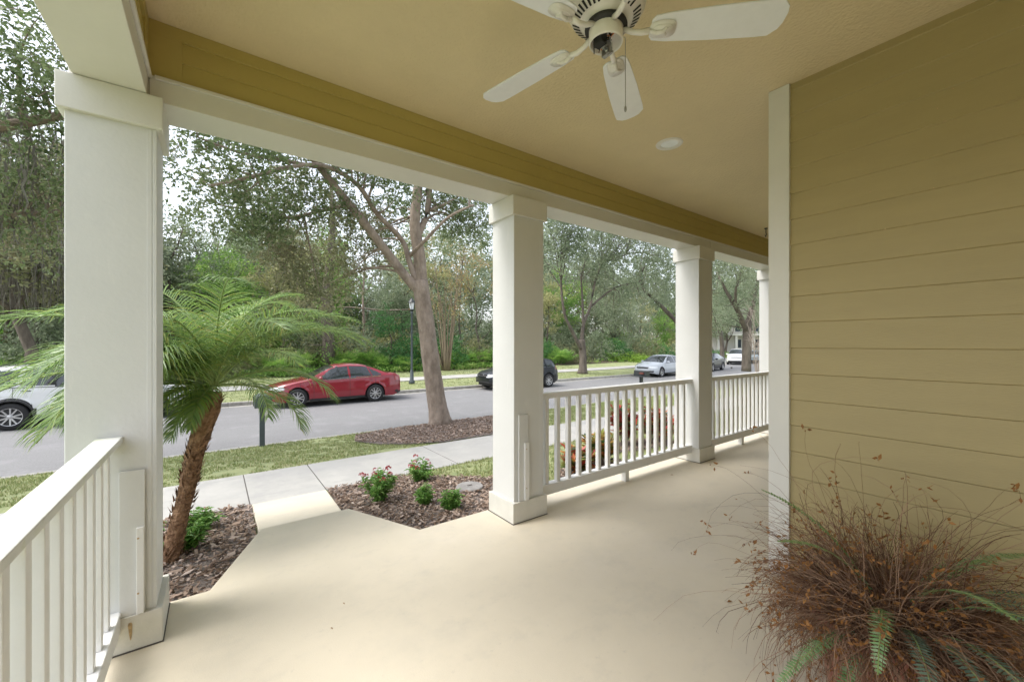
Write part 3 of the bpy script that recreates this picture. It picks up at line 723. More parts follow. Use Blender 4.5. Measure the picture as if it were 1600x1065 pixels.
def wood(px_, Y, key, sc, zc, ti, label=None, sx=1.0):
    """a woodland tree: px_ is where its trunk stands, zc the height of the crown's foot"""
    p = at(px_, 540, Y); z = gz(p.x, p.y)
    e = empty('woodland_tree', (p.x, p.y, z), label=label or kinds[key]+' deep in the woods across the street', cat='tree', group='woodland trees across the street')
    t = obj_from('trunk', T[ti], e); t.rotation_euler = (0,0,U(0,6.28)); s_ = (zc+4*sc)/9; t.scale = (1,1,s_)
    c = obj_from('crown', C[key], e); c.location = (0,0,zc); c.scale = (sc*sx,sc*sx,sc); c.rotation_euler = (0,0,U(0,6.28))
    return e
trees = [
 # x, Y, crown, scale, crown foot, trunk, label
 (268,31,'sage',.95,2.8,0,'grey-green tree topping out beside the first column, open sky above it'),
 (315,33,'thin',1.0,3.5,1,'airy pale tree rising behind the palm crown'),
 (360,30,'green',.75,2.6,3,'leafy green tree directly behind the palm'),
 (400,34,'sage2',1.1,3,0,'tall grey-green tree filling the gap under the street oak limb'),
 (440,29,'pale',.85,2.5,3,'yellowish tree glimpsed over the palm fronds'),
 (470,36,'olive',1.2,4,2,'olive-brown tree behind the vine-covered trunk'),
 (620,33,'sage',.9,2.2,1,'grey-green tree behind the street lamp head'),
 (612,27.5,'dark',.52,1.2,3,'short dark evergreen behind the lamp post'),
 (655,35,'pale',1.2,3.5,2,'pale yellow-green tree behind the street oak trunk'),
 (720,31,'rust',1.1,6.0,3,'orange-leaved tree showing beside the second column'),
 (752,30,'thin',.9,2.6,1,'sparse tree next to the second column'),
 (790,34,'rust',1.2,6.4,3,'rusty-leaved tree partly hidden by the second column'),
 (858,30,'pale',.9,2.6,3,'yellowish tree just beside the second column in the railed bay'),
 (880,33,'green',1.0,3.2,1,'green tree behind the left limb of the verge oak'),
 (912,36,'olive',1.2,3,0,'olive-leaved tree straight behind the verge oak trunk'),
 (940,31,'sage2',.8,2.5,3,'slim grey-green tree behind the verge oak'),
 (965,35,'sage',1.1,2.5,2,'broad grey-green tree between the verge oak and the lime bushes'),
 (1000,38,'pale',1.1,2.5,0,'pale leafy tree above the lime-green bushes'),
 (1035,36,'green',.8,1.8,1,'fresh green tree above the silver sedan'),
 (1050,42,'sage',1.3,3,2,'grey-green tree far behind the silver sedan'),
]
for a in trees: wood(*a)
# shared label: nothing tells these apart
for (x,Y,k,sc,zc,ti) in [(60,30,'olive',1.2,3,0),(10,33,'sage',1.4,3,2),(40,38,'sage2',1.6,4,1),(80,33,'pale',1.2,3,3),(-40,31,'olive',1.3,3,0),(130,32,'sage',1.2,3,1),(190,34,'olive',1.1,3,2),(230,36,'pale',1.0,3,3),
   (420,42,'sage',1.2,4,1),(340,42,'sage2',.9,4,2),(500,44,'sage',1.1,4,0),(690,42,'sage',1.6,3,2),(740,44,'thin',1.6,4,1),(830,42,'sage',1.7,4,0),(820,37,'sage2',1.4,3,1),(870,46,'sage',2.0,5,2),(930,44,'sage2',1.9,5,0),(985,47,'sage',2.0,5,1),(1025,50,'sage2',2,5,2),(1075,50,'sage',2,4,1),(650,46,'sage',1.5,3,0),(530,40,'green',1.0,2.5,1),(600,44,'sage',1.1,2.5,2),(385,38,'green',1.1,2.5,1),(450,38,'pale',1.2,3,0),(300,40,'green',.9,2.5,2),(780,50,'sage',2,4,2)]:
    wood(x,Y,k,sc,zc,ti,'tall woodland tree rising behind the front rank of trees across the street')
# moss curtains seen beside the first column
p = at(45, 540, 24); e = empty('woodland_tree', (p.x,p.y,-.35), label='mossy tree draped in grey Spanish moss above the white van', cat='tree', group='woodland trees across the street')
obj_from('trunk', T[2], e); c = obj_from('crown', C['olive'], e); c.location = (0,0,3.2); c.scale = (1.1,1.1,.9)
moss(e, [(tuple(at(x,y,24+U(-1.5,1.5))),1) for x,y in [(10,370),(35,380),(60,395),(85,400),(20,420),(50,410),(75,430),(5,430),(30,350),(65,360),(90,370),(-15,400)]], 2.2, 60, .6)
# vine-covered trunk
p = at(512, 540, 27); e = empty('vine_covered_tree', (p.x,p.y,-.35), label='dark dead trunk wrapped in climbing green vines', cat='tree')
s = MB(); s.tube([(0,0,-.2),(.05,0,2),(-.1,0,4),(.1,0,6.5),(.3,0,9),(.2,0,12)], [.42,.36,.33,.28,.2,.1], 10, jit=.08)
for _ in range(26):
    q = Vector((0,0,U(1,10))); s.tube(bend(q, q+Vector((U(-1.5,1.5),U(-1,1),U(-.6,1.4))), 4, 0, .12), [.04,.035,.03,.02,.01], 5)
s.build('trunk', M['barkdark'], e, smooth=True); s = MB(); s2 = MB()
for _ in range(95):
    z = U(-.1,10.5); cloud(s, (random.gauss(.1,.55), random.gauss(0,.45), z), .42, 46, .12)
for _ in range(40): cloud(s2, (U(-1.5,1.2), U(-.8,.6), U(2,10)), .45, 34, .12)
s.build('vines', M['leaf_green'], e); s2.build('dead_foliage', M['leaf_olive'], e)
# pale young tree in the sky gap
p = at(568, 540, 30); e = empty('woodland_tree', (p.x,p.y,-.3), label='slender pale tree standing against the sky gap', cat='tree', group='woodland trees across the street')
s = MB(); s.tube([(0,0,0),(.05,0,2.5),(-.05,0,5),(.1,0,7.5),(.1,0,9.5)], [.11,.1,.08,.05,.02], 8)
for _ in range(22):
    q = Vector((0,0,U(2.5,9))); a = U(0,6.28); L = U(.8,2); s.tube(bend(q, q+Vector((math.cos(a)*L, math.sin(a)*L, L*U(.3,.9))), 4, .05, .08), [.03,.025,.02,.014,.008], 4)
s.tube([(-3.5,0,4.2),(-1,0,4.35),(1.5,0,4.25),(3.4,0,4.4)], .05, 5)
s.build('trunk', M['bark'], e, smooth=True); s = MB()
for _ in range(30): cloud(s, (random.gauss(0,1.2), random.gauss(0,.8), U(4.5,10.5)), .6, 34, .11)
s.build('crown', M['leaf_sage'], e)
# multi-stem myrtle at the wood's edge
p = at(697, 540, 25.4); e = empty('multi_stem_tree', (p.x,p.y,-.4), label='many-stemmed tan crepe myrtle with orange top at the edge of the woods', cat='tree')
s = MB()
for k in range(14):
    a = 6.28*k/14; t = Vector((math.cos(a)*U(.6,2.2), math.sin(a)*U(.4,1.2), U(5,7.5)))
    b_ = bend((math.cos(a)*.22, math.sin(a)*.22, 0), t, 7, 0, .05); s.tube(b_, [.07*(1-i/9) for i in range(8)], 6)
    for _ in range(5):
        q = random.choice(b_[4:]); s.tube(bend(q, q+Vector((U(-.8,.8),U(-.5,.5),U(.4,1.6))), 4, 0, .08), [.02,.017,.013,.01,.005], 4)
s.build('stems', mat('tan_smooth_bark', (.21,.165,.11), .7, var=.25, vscale=4, stretch=(1,1,.3)), e, smooth=True); s = MB()
for _ in range(105): cloud(s, (random.gauss(.5,1.7), random.gauss(0,.9), U(3.6,9.4)), .5, 34, .12)
s.build('crown', M['leaf_rust'], e)

# understory: bushes, palmettos, ground cover
def bush_mesh(w, h, n, per, ls, mk):
    s = MB()
    for _ in range(n):
        a = U(0,6.28); q = random.random()**.5; x, y = math.cos(a)*w*q, math.sin(a)*w*q; z = U(.08,1)*h*(1-.55*q*q)
        sprays(s, (x,y,z), .3*w, per, ls, per=7)
    o = s.build('foliage', M[mk]); d = o.data; bpy.data.objects.remove(o); return d
B = {'dark':bush_mesh(1.3,2.2,46,70,.13,'leaf_dark'), 'green':bush_mesh(1.3,1.8,46,70,.12,'leaf_green'), 'olive':bush_mesh(1.5,2.6,50,70,.13,'leaf_olive'),
     'sage':bush_mesh(1.5,2.8,50,70,.13,'leaf_sage'), 'pale':bush_mesh(1.3,2.2,40,60,.12,'leaf_yellow'), 'lime':bush_mesh(1.6,.95,60,70,.13,'leaf_lime')}
bn = {'dark':'dark glossy bush','green':'bright green bush','olive':'olive-brown tangled bush','sage':'grey-green bush','pale':'yellowish bush'}
def bush(x, Y, key, sc, label=None, sz=None, grp='understory bushes at the edge of the woods'):
    p = at(x, 540, Y); o = obj_from('bush', B[key]); o.location = (p.x,p.y,gz(p.x,p.y)-.05); o.scale = (sc,sc,sz or sc); o.rotation_euler = (0,0,U(0,6.28))
    return tag(o, label or bn[key]+' in the undergrowth at the edge of the woods', 'bush', grp)
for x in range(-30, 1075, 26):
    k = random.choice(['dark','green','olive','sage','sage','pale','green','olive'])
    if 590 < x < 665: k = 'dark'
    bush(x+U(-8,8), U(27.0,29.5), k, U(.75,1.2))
for x in range(-30, 1080, 30):
    k = random.choice(['olive','sage','sage','pale','green'])
    bush(x+U(-8,8), U(31,35), k, U(1.3,1.9), None)
    bush(x+U(-12,12), U(38,42), random.choice(['sage','olive','green']), U(2.0,2.7), None)
bush(985, 27, 'lime', 1.3, 'large lime-green leafy bush glowing behind the silver sedan', .9, grp='lime green bushes')
bush(1003, 28, 'lime', 1.1, 'smaller lime-green bush beside the larger lime one, nearer the third column', .8, grp='lime green bushes')
# low vivid ground cover
s = MB()
for _ in range(520):
    p = at(U(380,860) if random.random() < .8 else U(0,1040), 540, U(25.6,27.2)); cloud(s, (p.x,p.y,gz(p.x,p.y)+.2), .4, 34, .15, flat=.55)
tag(s.build('ground_cover', M['leaf_green']), 'low bright green ground cover along the woodland edge', 'ground cover', kind='stuff')
# palmetto
def palmetto_mesh():
    s = MB()
    for k in range(16):
        a = U(0,6.28); el = U(.4,1.25); L = U(.6,1.2); d = Vector((math.cos(a)*math.cos(el), math.sin(a)*math.cos(el), math.sin(el)))
        c = d*L; side = d.cross(Vector((0,0,1))).normalized(); up = side.cross(d)
        for j in range(17):
            t = R(-115+230*j/16); dv = (d*math.cos(t)+side*math.sin(t)); l = .52*U(.85,1.1); wv = dv.cross(up).normalized()*.022
            tip = c+dv*l+Vector((0,0,-.10)); m = c+dv*l*.5
            s.add([c, m+wv, tip, m-wv], [(0,1,2,3)])
        s.tube([(0,0,0), c], [.012,.008], 4)
    o = s.build('fronds', M['leaf_green']); dd = o.data; bpy.data.objects.remove(o); return dd
PM = [palmetto_mesh(), palmetto_mesh()]
for x in [545,565,590,600,628,725,748,762,770,862,872,884,520,470,430,700,870,955,50,20]:
    p = at(x+U(-6,6), 540, U(26,27.6)); o = obj_from('palmetto', random.choice(PM)); o.location = (p.x,p.y,gz(p.x,p.y)); sc = U(.9,1.35); o.scale = (sc,sc,sc); o.rotation_euler = (0,0,U(0,6.28))
    tag(o, 'low palmetto with fan-shaped green leaves at the edge of the woods', 'palmetto', 'palmettos at the edge of the woods')
# dense distant woods as one mass
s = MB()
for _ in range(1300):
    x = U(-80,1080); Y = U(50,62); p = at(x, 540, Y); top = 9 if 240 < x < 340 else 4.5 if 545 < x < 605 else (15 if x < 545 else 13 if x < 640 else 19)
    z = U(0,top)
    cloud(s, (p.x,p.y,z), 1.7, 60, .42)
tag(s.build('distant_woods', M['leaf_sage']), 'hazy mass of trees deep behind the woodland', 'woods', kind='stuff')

# ------------------------------------------------------------------ palm by the first column
pb = Vector((-.27,4.16,-.31)); palm = empty('pygmy_date_palm', pb, label='leaning date palm with arching green fronds beside the first column', cat='palm tree')
tp = [Vector(on_depth(x,y,d))-pb for x,y,d in [(263,888,3.18),(272,845,3.19),(285,790,3.2),(297,745,3.2),(305,705,3.2),(316,672,3.2),(326,640,3.22),(335,612,3.24)]]
s = MB(); s.tube(tp, [.085,.058,.055,.058,.06,.066,.072,.055], 14, jit=.10)
for _ in range(520):
    i = random.randrange(len(tp)-1); t = random.random(); c = tp[i].lerp(tp[i+1], t); ax = (tp[i+1]-tp[i]).normalized()
    d = rnd_dir(); d = (d-ax*d.dot(ax)).normalized(); r = .052+.016*random.random(); side = ax.cross(d)
    w = U(.008,.022); p = c+d*r; s.add([p-side*w-ax*.01, p+side*w-ax*.01, p+d*U(.01,.035)+ax*U(.02,.05)+side*U(-.01,.01)], [(0,1,2)])
s.build('trunk', M['palmbark'], palm)
crown_c = tp[-1]+Vector((0,0,.05))
def frond(az, el, L, arc, parent):
    s = MB(); r = MB(); d = Vector((math.cos(az)*math.cos(el), math.sin(az)*math.cos(el), math.sin(el)))
    side = Vector((-math.sin(az), math.cos(az), 0)); pts = []; n = 22; p = crown_c.copy(); a = el
    for i in range(n+1):
        pts.append(p.copy()); a -= arc/n*(.5+1.0*i/n); d = Vector((math.cos(az)*math.cos(a), math.sin(az)*math.cos(a), math.sin(a))); p = p+d*(L/n)
    r.tube(pts, [.009*(1-.8*i/n)+.0015 for i in range(n+1)], 5); fo = r.build('frond', M['rachis'], parent, smooth=True)
    m = 58
    for k in range(m):
        t = .14+.86*k/m; f = t*n; i = min(n-1,int(f)); q = pts[i].lerp(pts[i+1], f-i); ax = (pts[i+1]-pts[i]).normalized(); up = side.cross(ax)*-1
        if up.z < 0: up = -up
        ll = min(L,1.2)*.30*(math.sin(math.pi*min(1,(.25+.75*t)))**.6+.15)*U(.8,1.12)
        for sg in (-1,1):
            if random.random() < .05: continue
            dv = (side*sg*U(.85,1.15)*(1-.25*t)+ax*(.45+.5*t)+up*U(.25,.6)).normalized(); w = .0038; pp = q; prev = None; vs = []
            nrm = dv.cross(ax).normalized(); wd = dv.cross(nrm).normalized()*w
            for j in range(5):
                sc = [1,1.15,1,.7,.08][j]; vs += [pp+wd*sc, pp-wd*sc]; dv = (dv+Vector((0,0,-.15-.10*j))).normalized(); pp = pp+dv*(ll/4)
            s.add(vs, [(2*j,2*j+1,2*j+3,2*j+2) for j in range(4)])
    s.build('leaflets', M['palm'], fo)
nf = 30
for k in range(nf):
    az = k*2.39996; t = k/nf
    if t > .38 and math.cos(az-R(-62)) > .45: continue
    el = R(88-88*t); L = (1.22-.28*t)*U(.9,1.1); frond(az+U(-.15,.15), el, L, R(100-10*t)*U(.8,1.15), palm)
for (az,el,L,arc) in [(R(-130),R(40),1.15,R(105)),(R(-30),R(60),1.35,R(84)),(R(-25),R(54),1.4,R(92)),(R(0),R(56),1.35,R(95)),(R(165),R(34),1.6,R(95)),(R(148),R(40),1.6,R(90)),(R(185),R(28),1.5,R(88)),(R(-122),R(62),1.0,R(130)),(R(-120),R(56),1.1,R(138)),(R(-150),R(35),1.0,R(115)),(R(-128),R(-15),.55,R(60)),(R(-165),R(-10),.6,R(60)),(R(-112),R(-5),.5,R(75)),(R(175),R(0),.7,R(70)),(R(-140),R(48),1.1,R(135)),(R(-145),R(62),1.15,R(120)),(R(-150),R(55),1.2,R(120)),(R(135),R(24),1.45,R(85)),(R(155),R(14),1.35,R(75)),(R(172),R(55),1.6,R(95)),(R(-135),R(15),.7,R(100))]: frond(az,el,L,arc,palm)

# ------------------------------------------------------------------ bed plants
def leafy_plant(name, label, cat, loc, w, h, n, lm, ls, flowers=0, group=None, lw=.32, seedlab=None):
    e = empty(name, loc, label=label, cat=cat, group=group); st = MB(); lv = MB(); fl = MB(); tips = []
    for k in range(n):
        a = U(0,6.28); q = random.random()**.6; tip = Vector((math.cos(a)*w*q, math.sin(a)*w*q, h*U(.55,1)*(1-.35*q))); tips.append(tip)
        b_ = bend((U(-.02,.02),U(-.02,.02),0), tip, 6, .03, .04); st.tube(b_, .0025, 4)
        for i in range(1,7):
            for j in range(5):
                aa = U(0,6.28); d = Vector((math.cos(aa),math.sin(aa),U(-.2,.7))).normalized(); q = b_[i].lerp(b_[i-1],random.random())
                l = ls*U(.6,1.15); sd = d.cross(Vector((0,0,1))).normalized()*(l*lw*.5); m = q+d*l*.5+Vector((0,0,.004)); tp_ = q+d*l+Vector((0,0,-.012))
                lv.add([q, m+sd, tp_, m-sd], [(0,1,2),(0,2,3)])
    st.build('stems', M['rachis'], e); lv.build('leaves', M[lm], e)
    if flowers:
        for k in range(flowers):
            t = random.choice(tips)+Vector((U(-.015,.015),U(-.015,.015),.02))
            for j in range(26):
                d = rnd_dir(); d.z = abs(d.z); p = t+d*.022; leaf(fl, p, .016, .8, (d+rnd_dir()*.7).normalized())
        fl.build('flowers', M['redflower'], e)
    return e
leafy_plant('flowering_plant', 'largest red-flowered green plant in the mulch, closest to the walkway', 'plant', (1.46,4.42,-.29), .22, .42, 34, 'penta', .075, 14, 'bed plants beside the walkway')
leafy_plant('flowering_plant', 'red-flowered plant next to the sidewalk edge at the back of the bed', 'plant', (2.12,4.86,-.32), .17, .36, 24, 'penta', .07, 8, 'bed plants beside the walkway')
leafy_plant('leafy_plant', 'narrow yellow-green flowerless plant in the middle of the bed', 'plant', (1.79,3.98,-.25), .10, .27, 18, 'penta', .065, 0, 'bed plants beside the walkway')
leafy_plant('leafy_plant', 'round bright green flowerless plant closest to the second column', 'plant', (1.93,3.64,-.23), .12, .26, 22, 'penta', .07, 0, 'bed plants beside the walkway')
leafy_plant('leafy_plant', 'low green leafy plant at the foot of the palm trunk', 'plant', (-.19,4.34,-.28), .16, .26, 22, 'penta', .075, 0, 'green plants around the palm')
leafy_plant('leafy_plant', 'green leafy plant beyond the palm trunk near the sidewalk', 'plant', (-.12,4.80,-.32), .18, .26, 24, 'penta', .075, 1, 'green plants around the palm')
leafy_plant('leafy_plant', 'small plant with purple-red blooms half hidden behind the first column', 'plant', (-.52,4.75,-.32), .15, .3, 18, 'penta', .07, 6, 'green plants around the palm')
def croton(loc, w, h, n, label, mks, ls=.21):
    e = empty('croton_bush', loc, label=label, cat='bush', group='croton bushes beyond the railing'); st = MB(); lv = {m: MB() for m in mks}
    for k in range(n):
        a = U(0,6.28); q = random.random()**.6; tip = Vector((math.cos(a)*w*q, math.sin(a)*w*q, h*U(.5,.95)*(1-.3*q))); b_ = bend((U(-.05,.05),U(-.05,.05),0), tip, 5, .02, .04); st.tube(b_, .006, 5)
        for j in range(20):
            aa = j*2.4; i = U(.45,1); q_ = Vector((0,0,0)).lerp(tip, i) if i < .5 else b_[2].lerp(tip, (i-.4)/.6)
            d = Vector((math.cos(aa),math.sin(aa),U(.2,1.4))).normalized(); l = ls*U(.6,1.1); sd = d.cross(Vector((0,0,1))).normalized()*(l*.16); m = q_+d*l*.5; t2 = q_+d*l+Vector((0,0,-.03)); t2 += Vector((d.x,d.y,0))*.02
            m2 = MB; key = random.choice(mks); lv[key].add([q_, m+sd, t2, m-sd], [(0,1,2),(0,2,3)])
    st.build('stems', M['barkdark'], e)
    for m, b_ in lv.items(): b_.build('leaves', M[m], e)
croton((3.75,3.68,-.3), .22, .5, 12, 'low orange-leaved croton nearest the second column', ['croton_o','croton_r','croton_g'])
croton((4.28,3.75,-.3), .24, .72, 15, 'yellow and orange croton standing beside the low orange one', ['croton_o','croton_g','croton_o'])
croton((5.55,4.35,-.32), .28, .95, 20, 'tall dark red croton beside the sidewalk', ['croton_r','croton_r','croton_g'])
croton((6.15,4.15,-.32), .32, .85, 18, 'orange-red croton closest to the third column', ['croton_r','croton_o','croton_r','croton_g'])
croton((9.5,4.0,-.32), .35, .7, 14, 'red and green croton seen through the second railing', ['croton_r','croton_g'])
# utility lid
e = empty('utility_cover', (2.42,4.12,-.26), label='round grey utility cover lying in the mulch bed', cat='utility cover')
s = MB(); s.lathe([(0,.05),(.12,.05),(.15,.048),(.158,.04),(.165,.0),(.17,-.05)], 32); s.build('lid', mat('weathered_plastic', (.24,.23,.22), .8, var=.2, vscale=12, bump=.3), e, bevel=.002)
s = MB(); s.box(-.03,.03,-.008,.008,.0505,.056); s.build('grip', M['joint'], e)

# ------------------------------------------------------------------ mailboxes and lamps
e = empty('mailbox', (.78,9.50,-.60), R(0), label='dark slate mailbox on a square post by the kerb, beside the palm', cat='mailbox')
s = MB(); s.box(-.045,.045,-.045,.045,-.25,.78); s.box(-.06,.06,-.06,.06,.76,.80); s.build('post', M['mailbox'], e, bevel=.004)
s = MB(); n = 10; prof = [(-.13,.80),(.13,.80),(.13,.97)]+[(.13*math.cos(math.pi*k/n), .97+.075*math.sin(math.pi*k/n)) for k in range(1,n)]+[(-.13,.97)]
s.add([(x,-.24,z) for x,z in prof]+[(x,.24,z) for x,z in prof], [tuple(range(len(prof))), tuple(range(2*len(prof)-1,len(prof)-1,-1))]+[(i,len(prof)+i,len(prof)+(i+1)%len(prof),(i+1)%len(prof)) for i in range(len(prof))])
s.build('box', M['mailbox'], e, bevel=.004)
s = MB(); s.box(-.142,.142,-.20,-.185,.792,.985); s.box(-.142,.142,.19,.20,.792,.985); s.build('rim_band', M['black'], e)
e = empty('mailbox', (13.2,9.55,-.6), label='black mailbox with a small red flag standing beyond the railing', cat='mailbox')
s = MB(); s.box(-.05,.05,-.05,.05,-.2,.80); s.build('post', M['black'], e)
s = MB(); s.box(-.24,.24,-.28,.28,.80,.83); s.box(-.10,.14,-.27,.27,.83,1.02); s.build('box', M['black'], e, bevel=.015)
s = MB(); s.box(-.16,-.10,-.2,-.03,.9,.97); s.build('flag', mat('flag_red', (.13,.04,.03), .5), e)
def lamp(loc, label, s_=1):
    e = empty('street_lamp', loc, label=label, cat='street lamp'); s = MB()
    s.lathe([(.0,0),(.15,0),(.15,.12),(.10,.2),(.085,.6),(.06,.68),(.055,.75),(.048,3.55),(.07,3.58),(.05,3.63),(.0,3.64)], 16); s.build('pole', M['mailbox'], e, smooth=True)
    s = MB(); s.lathe([(.04,3.62),(.07,3.66),(.10,3.72),(.12,3.74),(.0,3.745)], 12)
    for k in range(4):
        a = math.pi/4+k*math.pi/2; s.tube([(.105*math.cos(a),.105*math.sin(a),3.74),(.155*math.cos(a),.155*math.sin(a),4.08)], .012, 5)
    s.build('lantern_frame', M['black'], e)
    s = MB(); s.lathe([(.0,3.745),(.09,3.75),(.135,4.08),(.0,4.081)], 8); s.build('lantern_glass', M['lampglass'], e)
    s = MB(); s.lathe([(.185,4.08),(.185,4.10),(.09,4.24),(.03,4.30),(.02,4.36),(.0,4.38)], 12); s.build('lantern_cap', M['black'], e)
lamp((8.05,19.45,-.56), 'black lantern street lamp on the far verge beside the street oak trunk')
lamp((47.0,25.5,-.5), 'small distant street lamp near the far houses')

# ------------------------------------------------------------------ cars
def interp(P, x):
    if x <= P[0][0]: return P[0][1]
    for (a,za),(b,zb) in zip(P, P[1:]):
        if x <= b:
            return za+(zb-za)*(x-a)/(b-a)
    return P[-1][1]
def smooth_interp(P, x, r=.07): return sum(interp(P, x+r*k/3) for k in (-3,-2,-1,0,1,2,3))/7
def car(name, label, cat, loc, rz, sp, pm, group='cars parked along the street'):
    e = empty(name, loc, rz, label=label, cat=cat, group=group)
    L, W, wb, fo, wr = sp['L'], sp['W'], sp['wb'], sp['fo'], sp['wr']; top = sp['top']; beltp = sp['belt']; sill = sp.get('sill',.20)
    axles = [fo, fo+wb]; ra = wr+.055
    NS = 170; X = []; 
    for i in range(NS+1):
        t = i/NS; X.append(L*t)
    X = [0,.012,.03,.055]+[x for x in X if .08 < x < L-.08]+[L-.055,L-.03,L-.012,L]
    rows_low, rows_up, rows_top = 9, 13, 5
    def half(x):
        # plan taper
        f = min(1, x/.75); b = min(1, (L-x)/.6)
        return W/2*(.66+.34*(1-(1-f)**2.6))*(.76+.24*(1-(1-b)**2.6))
    def section(x):
        w = half(x); T = smooth_interp(top, x); bl = min(smooth_interp(beltp, x), T-.03); zl = sill+.10*max(0,1-x/.35)+.10*max(0,1-(L-x)/.35)
        for xc in axles:
            if abs(x-xc) < ra: zl = max(zl, wr+math.sqrt(ra*ra-(x-xc)**2))
        zl = min(zl, bl-.06); g = max(0, min(1,(T-bl)/.38)); wt = w*(.93*(1-g)+sp.get('tumble',.70)*g)
        pts = []
        for j in range(rows_low+1):
            t = j/rows_low; z = zl+(bl-zl)*t; zz = (z-sill)/(bl-sill+1e-6)
            k = .955+.045*math.sin(math.pi*min(1,zz*1.05)**.8)-(.012 if .62<zz<.70 else 0)-.02*zz**4
            arch = 0
            for xc in axles:
                dd = math.hypot(x-xc, z-wr)
                if dd < ra+.06: arch = .012
            pts.append((w*k+arch, z))
        w0 = pts[-1][0]
        edge = T-.02-.035*g
        for j in range(1, rows_up+1):
            t = j/rows_up; pts.append((w0+(wt-w0)*(t**1.25) , bl+(edge-bl)*t))
        for j in range(1, rows_top+1):
            t = j/rows_top; pts.append((wt*(1-t), edge+(T-edge)*math.sin(math.pi/2*t)**.8))
        return pts
    def nose(x, y, z):
        # rounded nose/tail seen from above and raked in profile
        fx = max(0, 1-x/.9); bx = max(0, 1-(L-x)/.9); q = (y/(W/2))**2
        return x+fx*(.17*q+.10*max(0,z-.62)/.3)-bx*(.11*q+.05*max(0,z-.75)/.3)
    secs = [section(x) for x in X]; n = len(secs[0]); s = MB()
    def pt(i, j, sg): (y,z) = secs[i][j]; return Vector((nose(X[i],y,z), sg*y, z))
    vs = []; fs = []; rows = 2*n-1
    for i in range(len(X)):
        for j in range(n): vs.append(pt(i,j,-1))
        for j in range(n-2,-1,-1): vs.append(pt(i,j,1))
    for i in range(len(X)-1):
        for j in range(rows-1): fs.append((i*rows+j, i*rows+j+1, (i+1)*rows+j+1, (i+1)*rows+j))
    s.add(vs, fs)
    NC = 14
    def cap(i, flip):
        o = len(s.v); vv = []; up = rows_low+rows_up
        for j in range(up+1):
            y, z = secs[i][j]
            for k in range(NC+1):
                yy = -y+2*y*k/NC; vv.append((nose(X[i],yy,z), yy, z))
        ff = [(j*(NC+1)+k, j*(NC+1)+k+1, (j+1)*(NC+1)+k+1, (j+1)*(NC+1)+k) for j in range(up) for k in range(NC)]
        if not flip: ff = [tuple(reversed(f)) for f in ff]
        s.add(vv, ff)
    cap(0, False); cap(len(X)-1, True)
    s.build('body', pm, e, smooth=True)
    body = s
    centers = []
    for f in body.f:
        a = sum((Vector(body.v[i]) for i in f), Vector())/len(f)
        nrm = (Vector(body.v[f[1]])-Vector(body.v[f[0]])).cross(Vector(body.v[f[2]])-Vector(body.v[f[0]]))
        if nrm.length < 1e-9: nrm = (Vector(body.v[f[2]])-Vector(body.v[f[0]])).cross(Vector(body.v[f[-1]])-Vector(body.v[f[0]]))
        if nrm.length > 0: nrm.normalize()
        mid = Vector((L/2,0,.55))
        if nrm.dot(a-mid) < 0: nrm = -nrm
        centers.append((a,nrm))
    def patchp(nm, pred, m, off=.004, lab=None):
        mb = MB(); 
        for f,(a,nr) in zip(body.f, centers):
            if pred(a,nr): mb.add([Vector(body.v[i])+nr*off for i in f], [tuple(range(len(f)))])
        if mb.f: return mb.build(nm, m, e, smooth=True)
    # glass
    for sg in (-1,1):
        for poly in sp['win']:
            patchp('side_window', lambda a,nr: a.y*sg > 0 and abs(nr.z) < .75 and abs(nr.x) < .9 and inside((a.x,a.z), poly), M['glass'], .004)
    wx0, wx1 = sp['ws']; rx0, rx1 = sp['rw']
    def tw(x): return section(x)[rows_low+rows_up][0]
    patchp('windscreen', lambda a,nr: wx0 < a.x < wx1 and a.z > interp(beltp,a.x)+.02 and abs(a.y) < section(a.x)[rows_low+rows_up][0]*1.0-.02, M['glass'])
    patchp('rear_window', lambda a,nr: rx0 < a.x < rx1 and a.z > interp(beltp,a.x)+.03 and abs(a.y) < section(a.x)[rows_low+rows_up][0]-.03, M['glass'])
    fz = sp.get('fz',.62)
    for sg in (-1,1):
        patchp('headlight', lambda a,nr: a.x < .52 and a.y*sg > W*.24 and fz-.035+.10*max(0,a.x-.15) < a.z < fz+.095, M['lens'], .006)
        patchp('taillight', lambda a,nr: a.x > L-.36 and a.y*sg > W*.24 and sp.get('tz',.80) < a.z < sp.get('tz',.80)+.17, M['tail'], .006)
        patchp('fog_lamp', lambda a,nr: a.x < .4 and W*.30 < a.y*sg < W*.40 and .33 < a.z < .42, M['plast'], .006)
    patchp('grille', lambda a,nr: a.x < .25 and abs(a.y) < W*.24 and fz-.02 < a.z < fz+.07, M['plast'], .006)
    patchp('lower_intake', lambda a,nr: a.x < .30 and abs(a.y) < W*.27 and .27 < a.z < .43, M['plast'], .006)
    patchp('rear_bumper_trim', lambda a,nr: a.x > L-.35 and .28 < a.z < .37, M['plast'], .006)
    mb = MB(); mb.box(-.008+.03,.03,-W*.2,W*.2,fz+.018,fz+.03); mb.build('grille_bar', M['chrome'], e)
    if sp.get('clad'):
        for xc_ in axles:
            for sg in (-1,1): patchp('wheel_arch_cladding', lambda a,nr: math.hypot(a.x-xc_,a.z-wr) < ra+.07 and a.y*sg > W*.3, M['plast'], .006)
        patchp('sill_cladding', lambda a,nr: a.z < sill+.13 and abs(a.y) > W*.3, M['plast'], .005)
    else:
        patchp('sill', lambda a,nr: a.z < sill+.045 and abs(a.y) > W*.3 and .8 < a.x < L-.8, M['plast'], .005)
